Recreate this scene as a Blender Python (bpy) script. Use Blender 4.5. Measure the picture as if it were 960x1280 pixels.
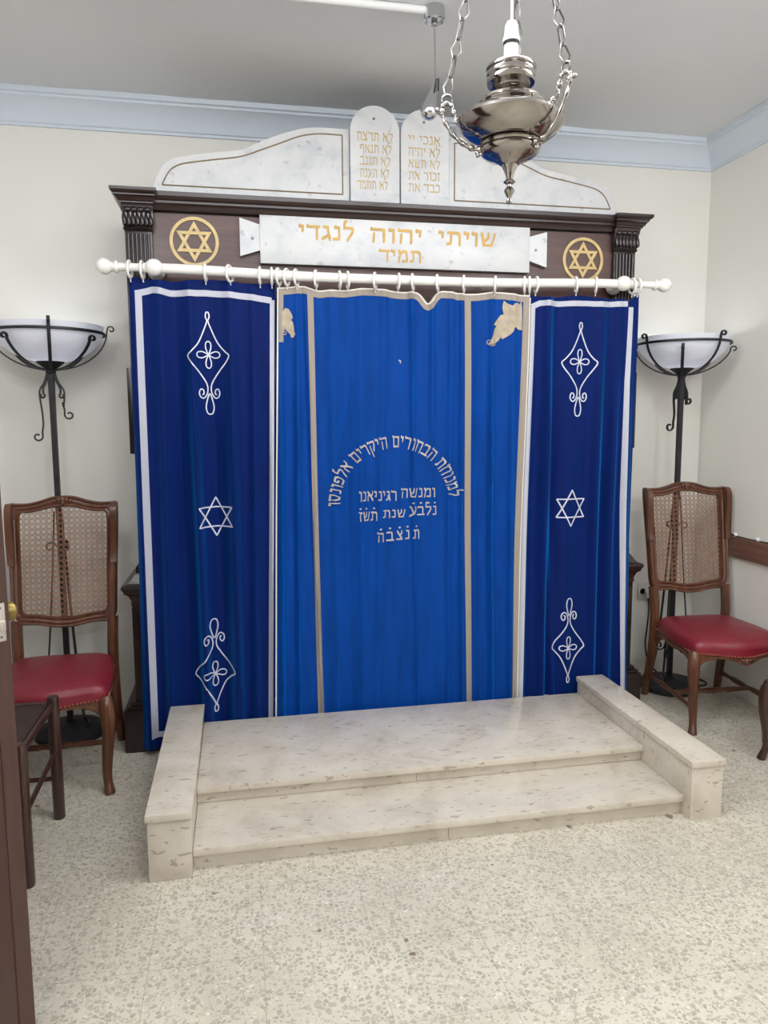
import bpy, bmesh, math, random
from mathutils import Vector, Matrix
from math import sin, cos, pi, radians, exp
random.seed(7)
S = bpy.context.scene
C = S.collection
for o in list(bpy.data.objects): bpy.data.objects.remove(o)

# ------------------------------------------------------------------ camera
YAW, PITCH, ROLL, FPX = .1928, .1181, -.0049, 925.03
fw = Vector((sin(YAW)*cos(PITCH), cos(YAW)*cos(PITCH), -sin(PITCH)))
r0 = Vector((cos(YAW), -sin(YAW), 0)); u0 = r0.cross(fw)
rr = r0*cos(ROLL)+u0*sin(ROLL); uu = -r0*sin(ROLL)+u0*cos(ROLL)
cam = bpy.data.objects.new('camera', bpy.data.cameras.new('camera')); C.objects.link(cam)
m = Matrix((rr, uu, -fw)).transposed().to_4x4(); m.translation = (0, 0, 1.5)
cam.matrix_world = m
cam.data.sensor_fit = 'VERTICAL'; cam.data.sensor_height = 36; cam.data.lens = FPX/1280*36
cam.data.clip_start = .02
S.camera = cam
# ------------------------------------------------------------------ world, lights, exposure
w = bpy.data.worlds.new('world'); S.world = w; w.use_nodes = True
w.node_tree.nodes['Background'].inputs[0].default_value = (.8, .87, 1, 1)
w.node_tree.nodes['Background'].inputs[1].default_value = .0
def area(name, loc, sx, sy, power, col=(1, 1, 1), target=None):
    l = bpy.data.lights.new(name, 'AREA'); l.shape = 'RECTANGLE'; l.size = sx; l.size_y = sy
    l.energy = power; l.color = col
    o = bpy.data.objects.new(name, l); C.objects.link(o); o.location = loc
    if target is not None:
        o.rotation_euler = (Vector(target)-Vector(loc)).to_track_quat('-Z', 'Y').to_euler()
    return o
def globe(name, loc, r, power, col):
    l = bpy.data.lights.new(name, 'POINT'); l.shadow_soft_size = r; l.energy = power; l.color = col
    o = bpy.data.objects.new(name, l); C.objects.link(o); o.location = loc; return o
WARM = (.945, .975, 1)
globe('key_and_fill_light', (.75, -.6, 2.72), .06, 27, WARM)
globe('key_and_fill_light', (2.15, .9, 2.76), .14, 29, WARM)  # added side fill, lifts the dim right wall
globe('key_and_fill_light', (-.65, 1.0, 2.76), .14, 29, WARM)  # added side fill, lifts the dim floor at the left
area('middle_fill_light', (.75, 1.85, 3.02), 2.0, .4, 30, WARM)  # overhead fill added to brighten the steps and floor
area('rear_ceiling_light', (.75, -2.3, 2.9), 2.6, .5, 42, WARM, (.75, 1.5, 1.0))
S.view_settings.view_transform = 'Standard'; S.view_settings.look = 'None'
S.view_settings.gamma = 1; S.view_settings.use_curve_mapping = False
S.view_settings.exposure = 0.28

# ------------------------------------------------------------------ materials
def lin(c): return tuple(((v/255)/12.92 if v/255 <= .04045 else ((v/255+.055)/1.055)**2.4) for v in c)+(1,)
class NT:
    def __init__(s, name):
        s.m = bpy.data.materials.new(name); s.m.use_nodes = True; s.t = s.m.node_tree
        s.b = s.t.nodes['Principled BSDF']
    def n(s, typ, **kw):
        nd = s.t.nodes.new(typ)
        for k, v in kw.items():
            if k.startswith('i_'):
                nd.inputs[int(k[2:]) if k[2:].isdigit() else k[2:].replace('_', ' ')].default_value = v
            else: setattr(nd, k, v)
        return nd
    def l(s, a, b): s.t.links.new(a, b)
    def set(s, **kw):
        for k, v in kw.items(): s.b.inputs[k.replace('_', ' ')].default_value = v
    def ramp(s, fac, stops):
        r = s.n('ShaderNodeValToRGB'); e = r.color_ramp.elements
        e[0].position, e[0].color = stops[0]; e[1].position, e[1].color = stops[-1]
        for p, c in stops[1:-1]:
            q = e.new(p); q.color = c
        s.l(fac, r.inputs[0]); return r.outputs[0]
    def co(s, scale=(1, 1, 1), rot=(0, 0, 0), kind='Object'):
        tc = s.n('ShaderNodeTexCoord'); mp = s.n('ShaderNodeMapping')
        mp.inputs['Scale'].default_value = scale; mp.inputs['Rotation'].default_value = rot
        s.l(tc.outputs[kind], mp.inputs[0]); return mp.outputs[0]
    def noise(s, vec, scale, detail=3, rough=.5, dist=0):
        n = s.n('ShaderNodeTexNoise'); n.inputs['Scale'].default_value = scale
        n.inputs['Detail'].default_value = detail; n.inputs['Roughness'].default_value = rough
        n.inputs['Distortion'].default_value = dist
        s.l(vec, n.inputs['Vector']); return n.outputs['Fac']
    def mix(s, fac, a, b):
        mx = s.n('ShaderNodeMix'); mx.data_type = 'RGBA'
        for v, i in ((fac, 0), (a, 6), (b, 7)):
            if hasattr(v, 'node'): s.l(v, mx.inputs[i])
            else: mx.inputs[i].default_value = v
        return mx.outputs[2]
    def bump(s, h, strength=.3, dist=.005):
        b = s.n('ShaderNodeBump'); b.inputs['Strength'].default_value = strength
        b.inputs['Distance'].default_value = dist
        s.l(h, b.inputs['Height']); s.l(b.outputs[0], s.b.inputs['Normal'])
    def math(s, op, a, b=None, c=None):
        n = s.n('ShaderNodeMath'); n.operation = op
        for i, v in enumerate((a, b, c)):
            if v is None: continue
            if hasattr(v, 'node'): s.l(v, n.inputs[i])
            else: n.inputs[i].default_value = v
        return n.outputs[0]
    def col(s, v): s.l(v, s.b.inputs['Base Color'])

def plain(name, c, rough=.5, metal=0, var=.0, **kw):
    t = NT(name); base = lin(c)
    v = t.noise(t.co(), 30, 3)
    d = tuple(x*(1-var) for x in base[:3])+(1,); e = tuple(min(1, x*(1+var)) for x in base[:3])+(1,)
    t.col(t.ramp(v, [(.35, d), (.65, e)])); t.set(Roughness=rough, Metallic=metal, **kw); return t.m

def paint(name, c, bump=.15, scale=14):
    t = NT(name); b = lin(c); v = t.noise(t.co(), 1.6, 4)
    d = tuple(x*.96 for x in b[:3])+(1,)
    t.col(t.ramp(v, [(.3, d), (.7, b)])); t.set(Roughness=.55)
    t.bump(t.noise(t.co(), scale, 5, .6), bump, .01); return t.m

def wood(name, dark, light, rough=.35, scale=(18, 18, 1.3), coat=.2):
    t = NT(name); vec = t.co(scale)
    v = t.noise(vec, 2.2, 6, .62, .8)
    t.col(t.ramp(v, [(.28, lin(dark)), (.52, lin([(a+b)/2 for a, b in zip(dark, light)])), (.76, lin(light))]))
    t.set(Roughness=rough); t.b.inputs['Coat Weight'].default_value = coat; t.b.inputs['Coat Roughness'].default_value = .2
    t.bump(v, .08, .002); return t.m

def marble_white():
    t = NT('white_marble'); vec = t.co((1, 1, 1.2))
    v = t.noise(vec, 6, 8, .62, .35); u = t.noise(vec, 22, 4, .6)
    c1 = t.ramp(v, [(.33, lin((186, 188, 193))), (.47, lin((202, 202, 204))), (.6, lin((209, 208, 208)))])
    c2 = t.ramp(u, [(.3, lin((190, 192, 198))), (.38, (1, 1, 1, 1))])
    mx = t.n('ShaderNodeMix', data_type='RGBA', blend_type='MULTIPLY'); mx.inputs[0].default_value = .55
    t.l(c1, mx.inputs[6]); t.l(c2, mx.inputs[7]); t.col(mx.outputs[2]); t.set(Roughness=.32); return t.m

def marble_cream():
    t = NT('cream_flecked_marble'); vec = t.co((1, 1, 1))
    v = t.noise(vec, 5, 5, .6, .6)
    base = t.ramp(v, [(.3, lin((188, 177, 161))), (.5, lin((205, 195, 180))), (.75, lin((216, 207, 193)))])
    # sparse, short brown fossil flecks
    def flecks(rot, sc, thr, seed):
        vv = t.co((sc, sc*3.2, sc*2.2), rot)
        ad = t.n('ShaderNodeVectorMath', operation='ADD'); ad.inputs[1].default_value = (seed, seed*1.7, seed*.6); t.l(vv, ad.inputs[0])
        nz = t.n('ShaderNodeTexNoise'); nz.inputs['Scale'].default_value = 2.0; t.l(ad.outputs[0], nz.inputs['Vector'])
        mv = t.n('ShaderNodeVectorMath', operation='MULTIPLY_ADD'); mv.inputs[1].default_value = (1.3, 1.3, 1.3)
        t.l(nz.outputs['Color'], mv.inputs[0]); t.l(ad.outputs[0], mv.inputs[2])
        vo = t.n('ShaderNodeTexVoronoi'); vo.inputs['Scale'].default_value = 1
        t.l(mv.outputs[0], vo.inputs['Vector'])
        near = t.math('LESS_THAN', vo.outputs['Distance'], .22)
        sp = t.n('ShaderNodeSeparateColor'); t.l(vo.outputs['Color'], sp.inputs[0])
        pick = t.math('GREATER_THAN', sp.outputs[0], thr)
        return t.math('MULTIPLY', near, pick)
    f1 = flecks((.2, .3, .5), 12, .62, 3.1); f2 = flecks((.1, -.4, -.9), 21, .68, 7.7)
    f = t.math('MAXIMUM', f1, f2)
    t.col(t.mix(t.math('MULTIPLY', f, .5), base, lin((128, 114, 98))))
    t.set(Roughness=.13, IOR=1.5); return t.m

def terrazzo():
    t = NT('terrazzo_tile'); vec = t.co()
    nz = t.n('ShaderNodeTexNoise'); nz.inputs['Scale'].default_value = 60; t.l(vec, nz.inputs['Vector'])
    mv = t.n('ShaderNodeVectorMath', operation='MULTIPLY_ADD'); mv.inputs[1].default_value = (.012, .012, .012)
    t.l(nz.outputs['Color'], mv.inputs[0]); t.l(vec, mv.inputs[2])
    def chips(scale, lo, hi, col_stops):
        vo = t.n('ShaderNodeTexVoronoi'); vo.inputs['Scale'].default_value = scale; t.l(mv.outputs[0], vo.inputs['Vector'])
        ed = t.n('ShaderNodeTexVoronoi', feature='DISTANCE_TO_EDGE'); ed.inputs['Scale'].default_value = scale
        t.l(mv.outputs[0], ed.inputs['Vector'])
        sp = t.n('ShaderNodeSeparateColor'); t.l(vo.outputs['Color'], sp.inputs[0])
        mask = t.math('MULTIPLY', t.math('GREATER_THAN', ed.outputs['Distance'], t.math('MULTIPLY_ADD', sp.outputs[1], .18, .06)),
                      t.math('GREATER_THAN', sp.outputs[0], lo))
        return mask, t.ramp(sp.outputs[2], col_stops)
    base = t.ramp(t.noise(vec, 3, 4), [(.35, lin((199, 191, 174))), (.65, lin((211, 204, 188)))])
    m1, c1 = chips(62, .36, 0, [(0, lin((160, 152, 136))), (.45, lin((175, 167, 151))), (.8, lin((190, 182, 164))), (1, lin((152, 139, 120)))])
    m2, c2 = chips(120, .5, 0, [(0, lin((148, 141, 129))), (.6, lin((172, 164, 150))), (1, lin((232, 226, 214)))])
    m3, c3 = chips(44, .9965, 0, [(0, lin((120, 105, 90))), (1, lin((150, 130, 112)))])
    c = t.mix(t.math('MULTIPLY', m2, .75), base, c2)
    c = t.mix(t.math('MULTIPLY', m1, .85), c, c1); c = t.mix(m3, c, c3)
    sx = t.n('ShaderNodeSeparateXYZ'); t.l(vec, sx.inputs[0])
    def joint(o, off, pitch):
        a = t.math('PINGPONG', t.math('SUBTRACT', o, off), pitch/2)
        return t.math('LESS_THAN', a, .0011)
    j = t.math('MAXIMUM', joint(sx.outputs[0], .03, .3165), joint(sx.outputs[1], 1.976, .3165))
    t.col(t.mix(t.math('MULTIPLY', j, .45), c, lin((128, 120, 108))))
    t.set(Roughness=.3); return t.m

def velvet(name, c, sheen):
    t = NT(name); b = lin(c)
    v = t.noise(t.co((9, 9, 1.2)), 3, 4, .6)
    d = tuple(x*.82 for x in b[:3])+(1,); e = tuple(min(1, x*1.15) for x in b[:3])+(1,)
    t.col(t.ramp(v, [(.3, d), (.7, e)]))
    t.set(Roughness=.65); t.b.inputs['Sheen Weight'].default_value = sheen
    t.b.inputs['Sheen Roughness'].default_value = .42; t.b.inputs['Sheen Tint'].default_value = lin((22, 140, 232))
    t.b.inputs['Specular IOR Level'].default_value = .12
    t.bump(t.noise(t.co(), 420, 2), .12, .001); return t.m

def woven(name, c, scale=260, metal=0, rough=.6):
    t = NT(name); b = lin(c); vec = t.co()
    wv = t.n('ShaderNodeTexWave', bands_direction='Z'); wv.inputs['Scale'].default_value = scale/6.28; t.l(vec, wv.inputs['Vector'])
    d = tuple(x*.82 for x in b[:3])+(1,)
    t.col(t.mix(wv.outputs['Fac'], d, b)); t.set(Roughness=rough, Metallic=metal)
    t.bump(wv.outputs['Fac'], .25, .001); return t.m

def opal():
    t = NT('white_opal_glass'); t.set(Roughness=.2); t.b.inputs['Base Color'].default_value = lin((242, 243, 247))
    tr = t.n('ShaderNodeBsdfTranslucent'); tr.inputs[0].default_value = lin((240, 241, 248))
    mx = t.n('ShaderNodeMixShader'); mx.inputs[0].default_value = .45
    t.l(t.b.outputs[0], mx.inputs[1]); t.l(tr.outputs[0], mx.inputs[2])
    t.l(mx.outputs[0], [n for n in t.t.nodes if n.type == 'OUTPUT_MATERIAL'][0].inputs[0]); return t.m
M = dict(
    wall=paint('cream_wall_paint', (237, 234, 226), .06, 9), ceil=paint('ceiling_paint', (226, 227, 229), .25, 5),
    blue=paint('pale_blue_moulding_paint', (216, 224, 234), .04), floor=terrazzo(),
    reflpanel=wood('reflection_panel_wood', (60, 38, 28), (110, 72, 50), .4),
    ark=wood('dark_mahogany', (32, 19, 18), (56, 34, 31), .3, (1.4, 18, 20)),
    arkv=wood('dark_mahogany_upright', (25, 15, 16), (45, 28, 27), .28, (18, 18, 1.4)),
    frieze=wood('brown_mahogany_panel', (66, 40, 36), (94, 62, 55), .42, (1.2, 14, 16), .1),
    marble=marble_white(), cream=marble_cream(),
    gold=plain('gold_inlay', (198, 172, 118), .45, .1, .1), goldp=plain('carved_gold_letters', (198, 156, 76), .45, .0, .12), goldd=plain('dull_gold_letters', (190, 164, 108), .5, 0, .15),
    bronzeline=plain('bronze_inlay_line', (142, 124, 98), .5, .3, .1),
    velvet=velvet('navy_blue_velvet', (1, 24, 88), 1.0), velvetc=velvet('royal_blue_velvet', (0, 60, 140), .8),
    silvertrim=woven('silver_ribbon', (192, 193, 206), 520, .0, .45), cordw=plain('silver_embroidery_cord', (212, 214, 228), .45, .1, .06),
    tan=woven('tarnished_braid', (160, 148, 136), 480), tanleaf=plain('tarnished_applique', (176, 162, 142), .7, 0, .12),
    piping=plain('pale_edge_piping', (226, 220, 210), .6), lettersil=plain('silver_embroidered_letters', (182, 174, 174), .5, .15, .12),
    whitewood=plain('white_painted_wood', (238, 236, 230), .3), iron=plain('black_wrought_iron', (46, 46, 50), .5, .4, .2),
    bowl=opal(), silver=plain('polished_silver', (168, 162, 157), .13, 1, .05),
    silverd=plain('tarnished_silver', (120, 116, 114), .3, 1, .15), chrome=plain('chrome', (205, 207, 210), .1, 1, .02),
    candle=plain('cream_candle_tube', (206, 204, 196), .4), plastic=plain('white_plastic', (242, 242, 242), .3), black=plain('black_rubber', (24, 24, 26), .5),
    chair=wood('walnut_chair_wood', (66, 36, 24), (118, 72, 48), .32, (16, 16, 1.6)), cane=plain('woven_cane', (150, 104, 76), .6, 0, .2),
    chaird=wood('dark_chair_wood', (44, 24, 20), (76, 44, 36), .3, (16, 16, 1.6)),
    leather=plain('red_leather', (124, 29, 44), .38, 0, .06), brass=plain('aged_brass', (140, 122, 72), .42, .9, .1),
    door=wood('red_brown_door_wood', (58, 22, 19), (80, 34, 28), .38, (9, 9, 1)), doore=wood('door_edge_wood', (58, 33, 28), (78, 49, 41), .45, (9, 9, 1)),
    plate=plain('brushed_steel_plate', (196, 188, 180), .35, .6, .05), nail=plain('brass_nailhead', (150, 96, 70), .35, .8, .1),
    rail=wood('brown_rail_wood', (104, 72, 60), (138, 100, 84), .45, (18, 1.2, 18)), outlet=plain('ivory_plastic', (222, 218, 210), .4),
    seatdark=plain('dark_brown_leather', (48, 32, 30), .4, 0, .1), screw=plain('steel_screw', (120, 118, 114), .3, .9),
)

# ------------------------------------------------------------------ mesh helpers
class MB:
    def __init__(s): s.bm = bmesh.new()
    def box(s, a, b, bev=0, seg=2):
        t = bmesh.new(); bmesh.ops.create_cube(t, size=1)
        for v in t.verts:
            v.co = Vector([a[i] if v.co[i] < 0 else b[i] for i in range(3)])
        if bev: bmesh.ops.bevel(t, geom=t.edges[:], offset=bev, segments=seg, affect='EDGES', profile=.6)
        s.add(t); return s
    def add(s, t, mat=None):
        if mat is not None: bmesh.ops.transform(t, matrix=mat, verts=t.verts)
        me = bpy.data.meshes.new('tmp'); t.to_mesh(me); t.free(); s.bm.from_mesh(me); bpy.data.meshes.remove(me)
    def grid(s, rows, closed_u=False, closed_v=False, cap=False):
        """rows: list of lists of points"""
        R = [[s.bm.verts.new(p) for p in row] for row in rows]
        n, k = len(R), len(R[0])
        for i in range(n if closed_v else n-1):
            for j in range(k if closed_u else k-1):
                q = [R[i][j], R[i][(j+1) % k], R[(i+1) % n][(j+1) % k], R[(i+1) % n][j]]
                try: s.bm.faces.new(q)
                except ValueError: pass
        if cap:
            for row in (R[0], R[-1]):
                try: s.bm.faces.new(row)
                except ValueError: pass
        return s
    def tube(s, pts, r, n=10, closed=False, cap=True, flat=None, up=None):
        """sweep; r number or list; flat=(a,b) scale of the section"""
        P = [Vector(p) for p in pts]; N = len(P)
        rs = r if isinstance(r, (list, tuple)) else [r]*N
        T = []
        for i in range(N):
            a = P[(i-1) % N] if (closed or i > 0) else P[i]; b = P[(i+1) % N] if (closed or i < N-1) else P[i]
            d = b-a; T.append(d.normalized() if d.length > 1e-9 else Vector((0, 0, 1)))
        u = Vector(up) if up is not None else (Vector((0, 0, 1)) if abs(T[0].z) < .9 else Vector((1, 0, 0)))
        rows = []
        for i in range(N):
            if up is not None: u = Vector(up)
            u = (u-T[i]*u.dot(T[i]));
            if u.length < 1e-6: u = T[i].orthogonal()
            u.normalize(); v = T[i].cross(u)
            fa, fb = flat or (1, 1)
            rows.append([P[i]+(u*cos(2*pi*k/n+pi/n)*fa+v*sin(2*pi*k/n+pi/n)*fb)*rs[i] for k in range(n)])
        s.grid(rows, closed_u=True, closed_v=closed, cap=cap and not closed); return s
    def lathe(s, prof, n=32, at=(0, 0, 0), axis=None, caps=True):
        rows = []
        q = Vector((0, 0, 1)).rotation_difference(Vector(axis)) if axis is not None else None
        for r, z in prof:
            row = []
            for k in range(n):
                p = Vector((max(r, 1e-4)*cos(2*pi*k/n), max(r, 1e-4)*sin(2*pi*k/n), z))
                if q: p = q @ p
                row.append(p+Vector(at))
            rows.append(row)
        s.grid(rows, closed_u=True, cap=caps); return s
    def zs(s, k):
        bmesh.ops.scale(s.bm, vec=(1, 1, k), verts=s.bm.verts); return s
    def ball(s, c, r, n=12, sc=(1, 1, 1)):
        t = bmesh.new(); bmesh.ops.create_uvsphere(t, u_segments=n, v_segments=max(6, n*2//3), radius=r)
        s.add(t, Matrix.Translation(c) @ Matrix.Diagonal((*sc, 1))); return s
    def prism(s, poly, d0, d1, f):
        """poly 2-D, extruded d0..d1, f(a,b,d)->point"""
        t = bmesh.new()
        A = [t.verts.new(f(a, b, d0)) for a, b in poly]; B = [t.verts.new(f(a, b, d1)) for a, b in poly]
        n = len(poly)
        fa = t.faces.new(A); fb = t.faces.new(B[::-1])
        for i in range(n): t.faces.new([A[i], B[i], B[(i+1) % n], A[(i+1) % n]])
        bmesh.ops.triangulate(t, faces=[fa, fb]); s.add(t); return s
    def build(s, name, mat, parent=None, smooth=38, world=False):
        bmesh.ops.recalc_face_normals(s.bm, faces=s.bm.faces[:])
        if world and parent is not None:
            off = Vector((0, 0, 0)); p = parent
            while p is not None: off += p.location; p = p.parent
            bmesh.ops.translate(s.bm, vec=-off, verts=s.bm.verts)
        me = bpy.data.meshes.new(name); s.bm.to_mesh(me); s.bm.free()
        me.materials.append(M[mat] if isinstance(mat, str) else mat)
        if smooth:
            me.polygons.foreach_set('use_smooth', [True]*len(me.polygons)); me.set_sharp_from_angle(angle=radians(smooth))
        o = bpy.data.objects.new(name, me); C.objects.link(o)
        if parent is not None: o.parent = parent
        return o
XZ = lambda x, z, y: (x, y, z)
def tag(o, label, cat, group=None):
    o['label'] = label; o['category'] = cat
    if group: o['group'] = group
    return o
def thing(name, label, cat, loc=(0, 0, 0), rz=0, group=None):
    o = bpy.data.objects.new(name, None); C.objects.link(o); o.empty_display_size = .1
    o.location = loc; o.rotation_euler = (0, 0, rz); return tag(o, label, cat, group)
def struct(o): o['kind'] = 'structure'; return o
def rooted(o, origin):
    """put the origin of a one-mesh thing at its base"""
    o.data.transform(Matrix.Translation(-Vector(origin))); o.location = origin; return o
def copy_tree(o, parent=None):
    c = o.copy(); C.objects.link(c)
    if parent is not None: c.parent = parent
    for ch in o.children: copy_tree(ch, c)
    return c
def catmull(P, k=6, closed=False):
    P = [Vector(p) for p in P]; n = len(P); out = []
    for i in range(n if closed else n-1):
        g = (lambda j: P[j % n]) if closed else (lambda j: P[max(0, min(n-1, j))])
        a, b, c, d = g(i-1), g(i), g(i+1), g(i+2)
        for s_ in range(k):
            t = s_/k
            out.append(.5*((2*b)+(c-a)*t+(2*a-5*b+4*c-d)*t*t+(3*b-a-3*c+d)*t**3))
    if not closed: out.append(P[-1])
    return out
def spiral(c, r0, r1, a0, a1, n=18):
    return [(c[0]+(r0+(r1-r0)*i/n)*cos(a0+(a1-a0)*i/n), c[1]+(r0+(r1-r0)*i/n)*sin(a0+(a1-a0)*i/n)) for i in range(n+1)]

# ------------------------------------------------------------------ Hebrew letters drawn with a broad nib
G = {  # width, strokes (x right, y up; baseline 0, top 1)
 'א': (.92, [[(.1, .95), (.3, .72), (.6, .38), (.84, .03)], [(.8, .95), (.8, .72), (.56, .48)], [(.3, .66), (.12, .42), (.14, .02)]]),
 'ב': (.86, [[(.08, .85), (.14, .92), (.6, .9), (.68, .74), (.68, .05)], [(.03, .05), (.84, .05)]]),
 'ג': (.62, [[(.14, .92), (.42, .9), (.45, .4), (.56, .0)], [(.45, .3), (.06, .04)]]),
 'ד': (.84, [[(.05, .98), (.05, .9), (.82, .9)], [(.66, .9), (.66, 0)]]),
 'ה': (.88, [[(.06, .98), (.06, .9), (.72, .9), (.76, .78), (.76, 0)], [(.2, .58), (.17, 0)]]),
 'ו': (.42, [[(.06, .96), (.1, .88), (.3, .9), (.3, 0)]]),
 'ז': (.46, [[(.04, .94), (.42, .88)], [(.25, .88), (.2, .5), (.25, 0)]]),
 'ח': (.88, [[(.06, .98), (.12, .9), (.74, .9), (.76, .78), (.76, 0)], [(.2, .9), (.18, 0)]]),
 'י': (.4, [[(.06, .97), (.1, .88), (.28, .9), (.26, .55)]]),
 'כ': (.78, [[(.08, .92), (.52, .9), (.68, .7), (.68, .26), (.54, .05), (.06, .06)]]),
 'ל': (.76, [[(.24, 1.4), (.1, 1.3), (.1, .9), (.62, .9), (.66, .66), (.3, 0)]]),
 'מ': (.9, [[(.1, .96), (.24, .72), (.1, 0)], [(.22, .7), (.44, .92), (.74, .88), (.78, .06), (.4, .05)]]),
 'ם': (.86, [[(.06, .96), (.16, .9), (.7, .9), (.74, .06), (.16, .06), (.16, .9)]]),
 'נ': (.54, [[(.14, .96), (.18, .9), (.4, .9), (.42, .06), (.06, .05)]]),
 'ס': (.88, [[(.06, .92), (.72, .9), (.76, .55), (.56, .06), (.3, .06), (.14, .5), (.18, .9)]]),
 'ע': (.82, [[(.06, .95), (.2, .86), (.44, .26)], [(.66, .96), (.72, .6), (.5, .2), (.04, -.12)]]),
 'פ': (.84, [[(.34, .5), (.12, .55), (.1, .86), (.56, .92), (.72, .72), (.72, .26), (.58, .05), (.06, .06)]]),
 'ף': (.82, [[(.34, .52), (.12, .56), (.1, .86), (.56, .92), (.7, .74), (.7, -.36)]]),
 'צ': (.82, [[(.1, .95), (.2, .8), (.7, .1)], [(.66, .96), (.7, .76), (.44, .46)], [(.72, .06), (.04, .05)]]),
 'ק': (.84, [[(.05, .98), (.05, .9), (.74, .9), (.74, .62), (.48, .1)], [(.2, .56), (.18, -.38)]]),
 'ר': (.8, [[(.05, .98), (.07, .9), (.56, .9), (.68, .76), (.68, 0)]]),
 'ש': (1.02, [[(.08, .96), (.14, .8), (.24, .06), (.74, .06), (.94, .94)], [(.52, .96), (.52, .66), (.24, .3)]]),
 'ת': (.94, [[(.1, .92), (.7, .9), (.82, .74), (.82, 0)], [(.28, .9), (.26, .12), (.04, .04)]]),
 ' ': (.42, []),
}
def layout(text):
    x = 0; out = []
    for ch in text:
        dot = ch
        if ch in '\u0307\u05bc':      # dot above / dagesh on the previous letter
            wd = lastw; cx = x-.12-wd/2; yy = 1.36 if ch == '\u0307' else .45
            out.append([(-cx-.07, yy), (-cx+.07, yy)]); continue
        wd, st = G[ch]; lastw = wd
        for s_ in st: out.append([(-(x+wd)+px, py) for px, py in s_])
        x += wd+.12
    return out, x-.12
def write(mb, text, x0, x1, h, f, d, nib=(.05, .085), step=.15, tx=None):
    """text right-to-left between x1 (right) and x0; f(a, b, lift) -> point"""
    st, wd = layout(text); k = (x1-x0)/wd
    nx, ny = nib; cnt = 0
    for s_ in st:
        pts = []
        for (a, b) in zip(s_, s_[1:]):
            n = max(1, int(math.hypot(b[0]-a[0], b[1]-a[1])/step))
            pts += [(a[0]+(b[0]-a[0])*i/n, a[1]+(b[1]-a[1])*i/n) for i in range(n)]
        pts.append(s_[-1])
        for (a, b) in zip(pts, pts[1:]):
            # hull of nib parallelogram swept from a to b
            c = [(p[0]+sx*nx+.25*sy*nx, p[1]+sy*ny) for p in (a, b) for sx, sy in ((-1, -1), (1, -1), (1, 1), (-1, 1))]
            hull = convex(c)
            lo = [f(x1+p[0]*k, p[1]*h, 0) for p in hull]; cnt += 1; hi = [f(x1+p[0]*k, p[1]*h, d+cnt*6e-6) for p in hull]
            A = [mb.bm.verts.new(p) for p in lo]; B = [mb.bm.verts.new(p) for p in hi]; n = len(A)
            mb.bm.faces.new(B)
            for i in range(n): mb.bm.faces.new([A[i], A[(i+1) % n], B[(i+1) % n], B[i]])
def words(text, x0, x1, h, f, d, nib, mat, parent):
    total = layout(text)[1]; k = (x1-x0)/total; x = 0
    for wd_ in text.split(' '):
        wl = layout(wd_)[1]; mb = MB()
        write(mb, wd_, x1-(x+wl)*k, x1-x*k, h, f, d, nib); mb.build('engraved_word', mat, parent, smooth=0, world=True)
        x += wl+.24+G[' '][0]
def convex(P):
    P = sorted(set((round(a, 6), round(b, 6)) for a, b in P))
    def half(Q):
        o = []
        for p in Q:
            while len(o) > 1 and (o[-1][0]-o[-2][0])*(p[1]-o[-2][1])-(o[-1][1]-o[-2][1])*(p[0]-o[-2][0]) <= 1e-9: o.pop()
            o.append(p)
        return o
    a, b = half(P), half(P[::-1]); return a[:-1]+b[:-1]

# ------------------------------------------------------------------ the room
XL, XR, YB, YF, ZC = -1.2, 2.67, 3.95, -3.0, 3.05
T = .12
struct(MB().box((XL-T, YF-T, -.1), (XR+T, YB+T, 0)).build('floor', 'floor', smooth=0))
# ceiling, slightly wavy plaster
mb = MB(); nx, ny = 60, 100
mb.grid([[(XL-T+(XR-XL+2*T)*i/nx, YF-T+(YB-YF+2*T)*j/ny, ZC+.002*sin(3*i*.21+j*.13)+.0015*sin(j*.33-i*.17)) for i in range(nx+1)] for j in range(ny+1)])
mb.box((XL-T, YF-T, ZC+.01), (XR+T, YB+T, ZC+.12))
struct(mb.build('ceiling', 'ceil'))
struct(MB().box((XL-T, YB, 0), (XR+T, YB+T, ZC)).build('wall_back', 'wall', smooth=0))
struct(MB().box((XR, YF, 0), (XR+T, YB, ZC)).build('wall_right', 'wall', smooth=0))
struct(MB().box((XL-T, YF, 0), (XL, YB, ZC)).build('wall_left', 'wall', smooth=0))
wf = struct(MB().box((XL, YF-T, 0), (XR, YF, ZC)).build('wall_front', 'wall', smooth=0))
struct(MB().box((XL, YF, 0), (XR, YF+.03, 2.1), .006).build('rear_reflection_panel', 'reflpanel'))  # unseen dark panelling, added to give the silver lamp dark reflections
# crown moulding, swept round the walls
prof = [(0, 0), (.012, 0), (.012, .012), (.02, .016), (.03, .04), (.052, .072), (.085, .098), (.1, .104), (.1, .114), (.112, .118), (.112, .142), (0, .142)]
def crown(name, p0, p1, inward, m0, m1):
    d = (Vector(p1)-Vector(p0)).normalized(); iw = Vector(inward); mb = MB(); rows = []
    for p, mt in ((p0, m0), (p1, m1)):
        rows.append([Vector((p[0], p[1], 2.908+z))+iw*o+d*o*mt for o, z in prof])
    mb.grid(rows, closed_u=True, cap=True); return struct(mb.build(name, 'blue', smooth=30))
crown('trim_1', (XL, YB, 0), (XR, YB, 0), (0, -1, 0), 1, -1)
crown('trim_2', (XR, YB, 0), (XR, YF, 0), (-1, 0, 0), 1, -1)
crown('trim_3', (XL, YF, 0), (XL, YB, 0), (1, 0, 0), 1, -1)
# chair rail along the right wall
mb = MB().box((XR-.024, .3, .766), (XR, 3.66, .878), .004); struct(mb.build('trim_5', 'rail'))
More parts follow.
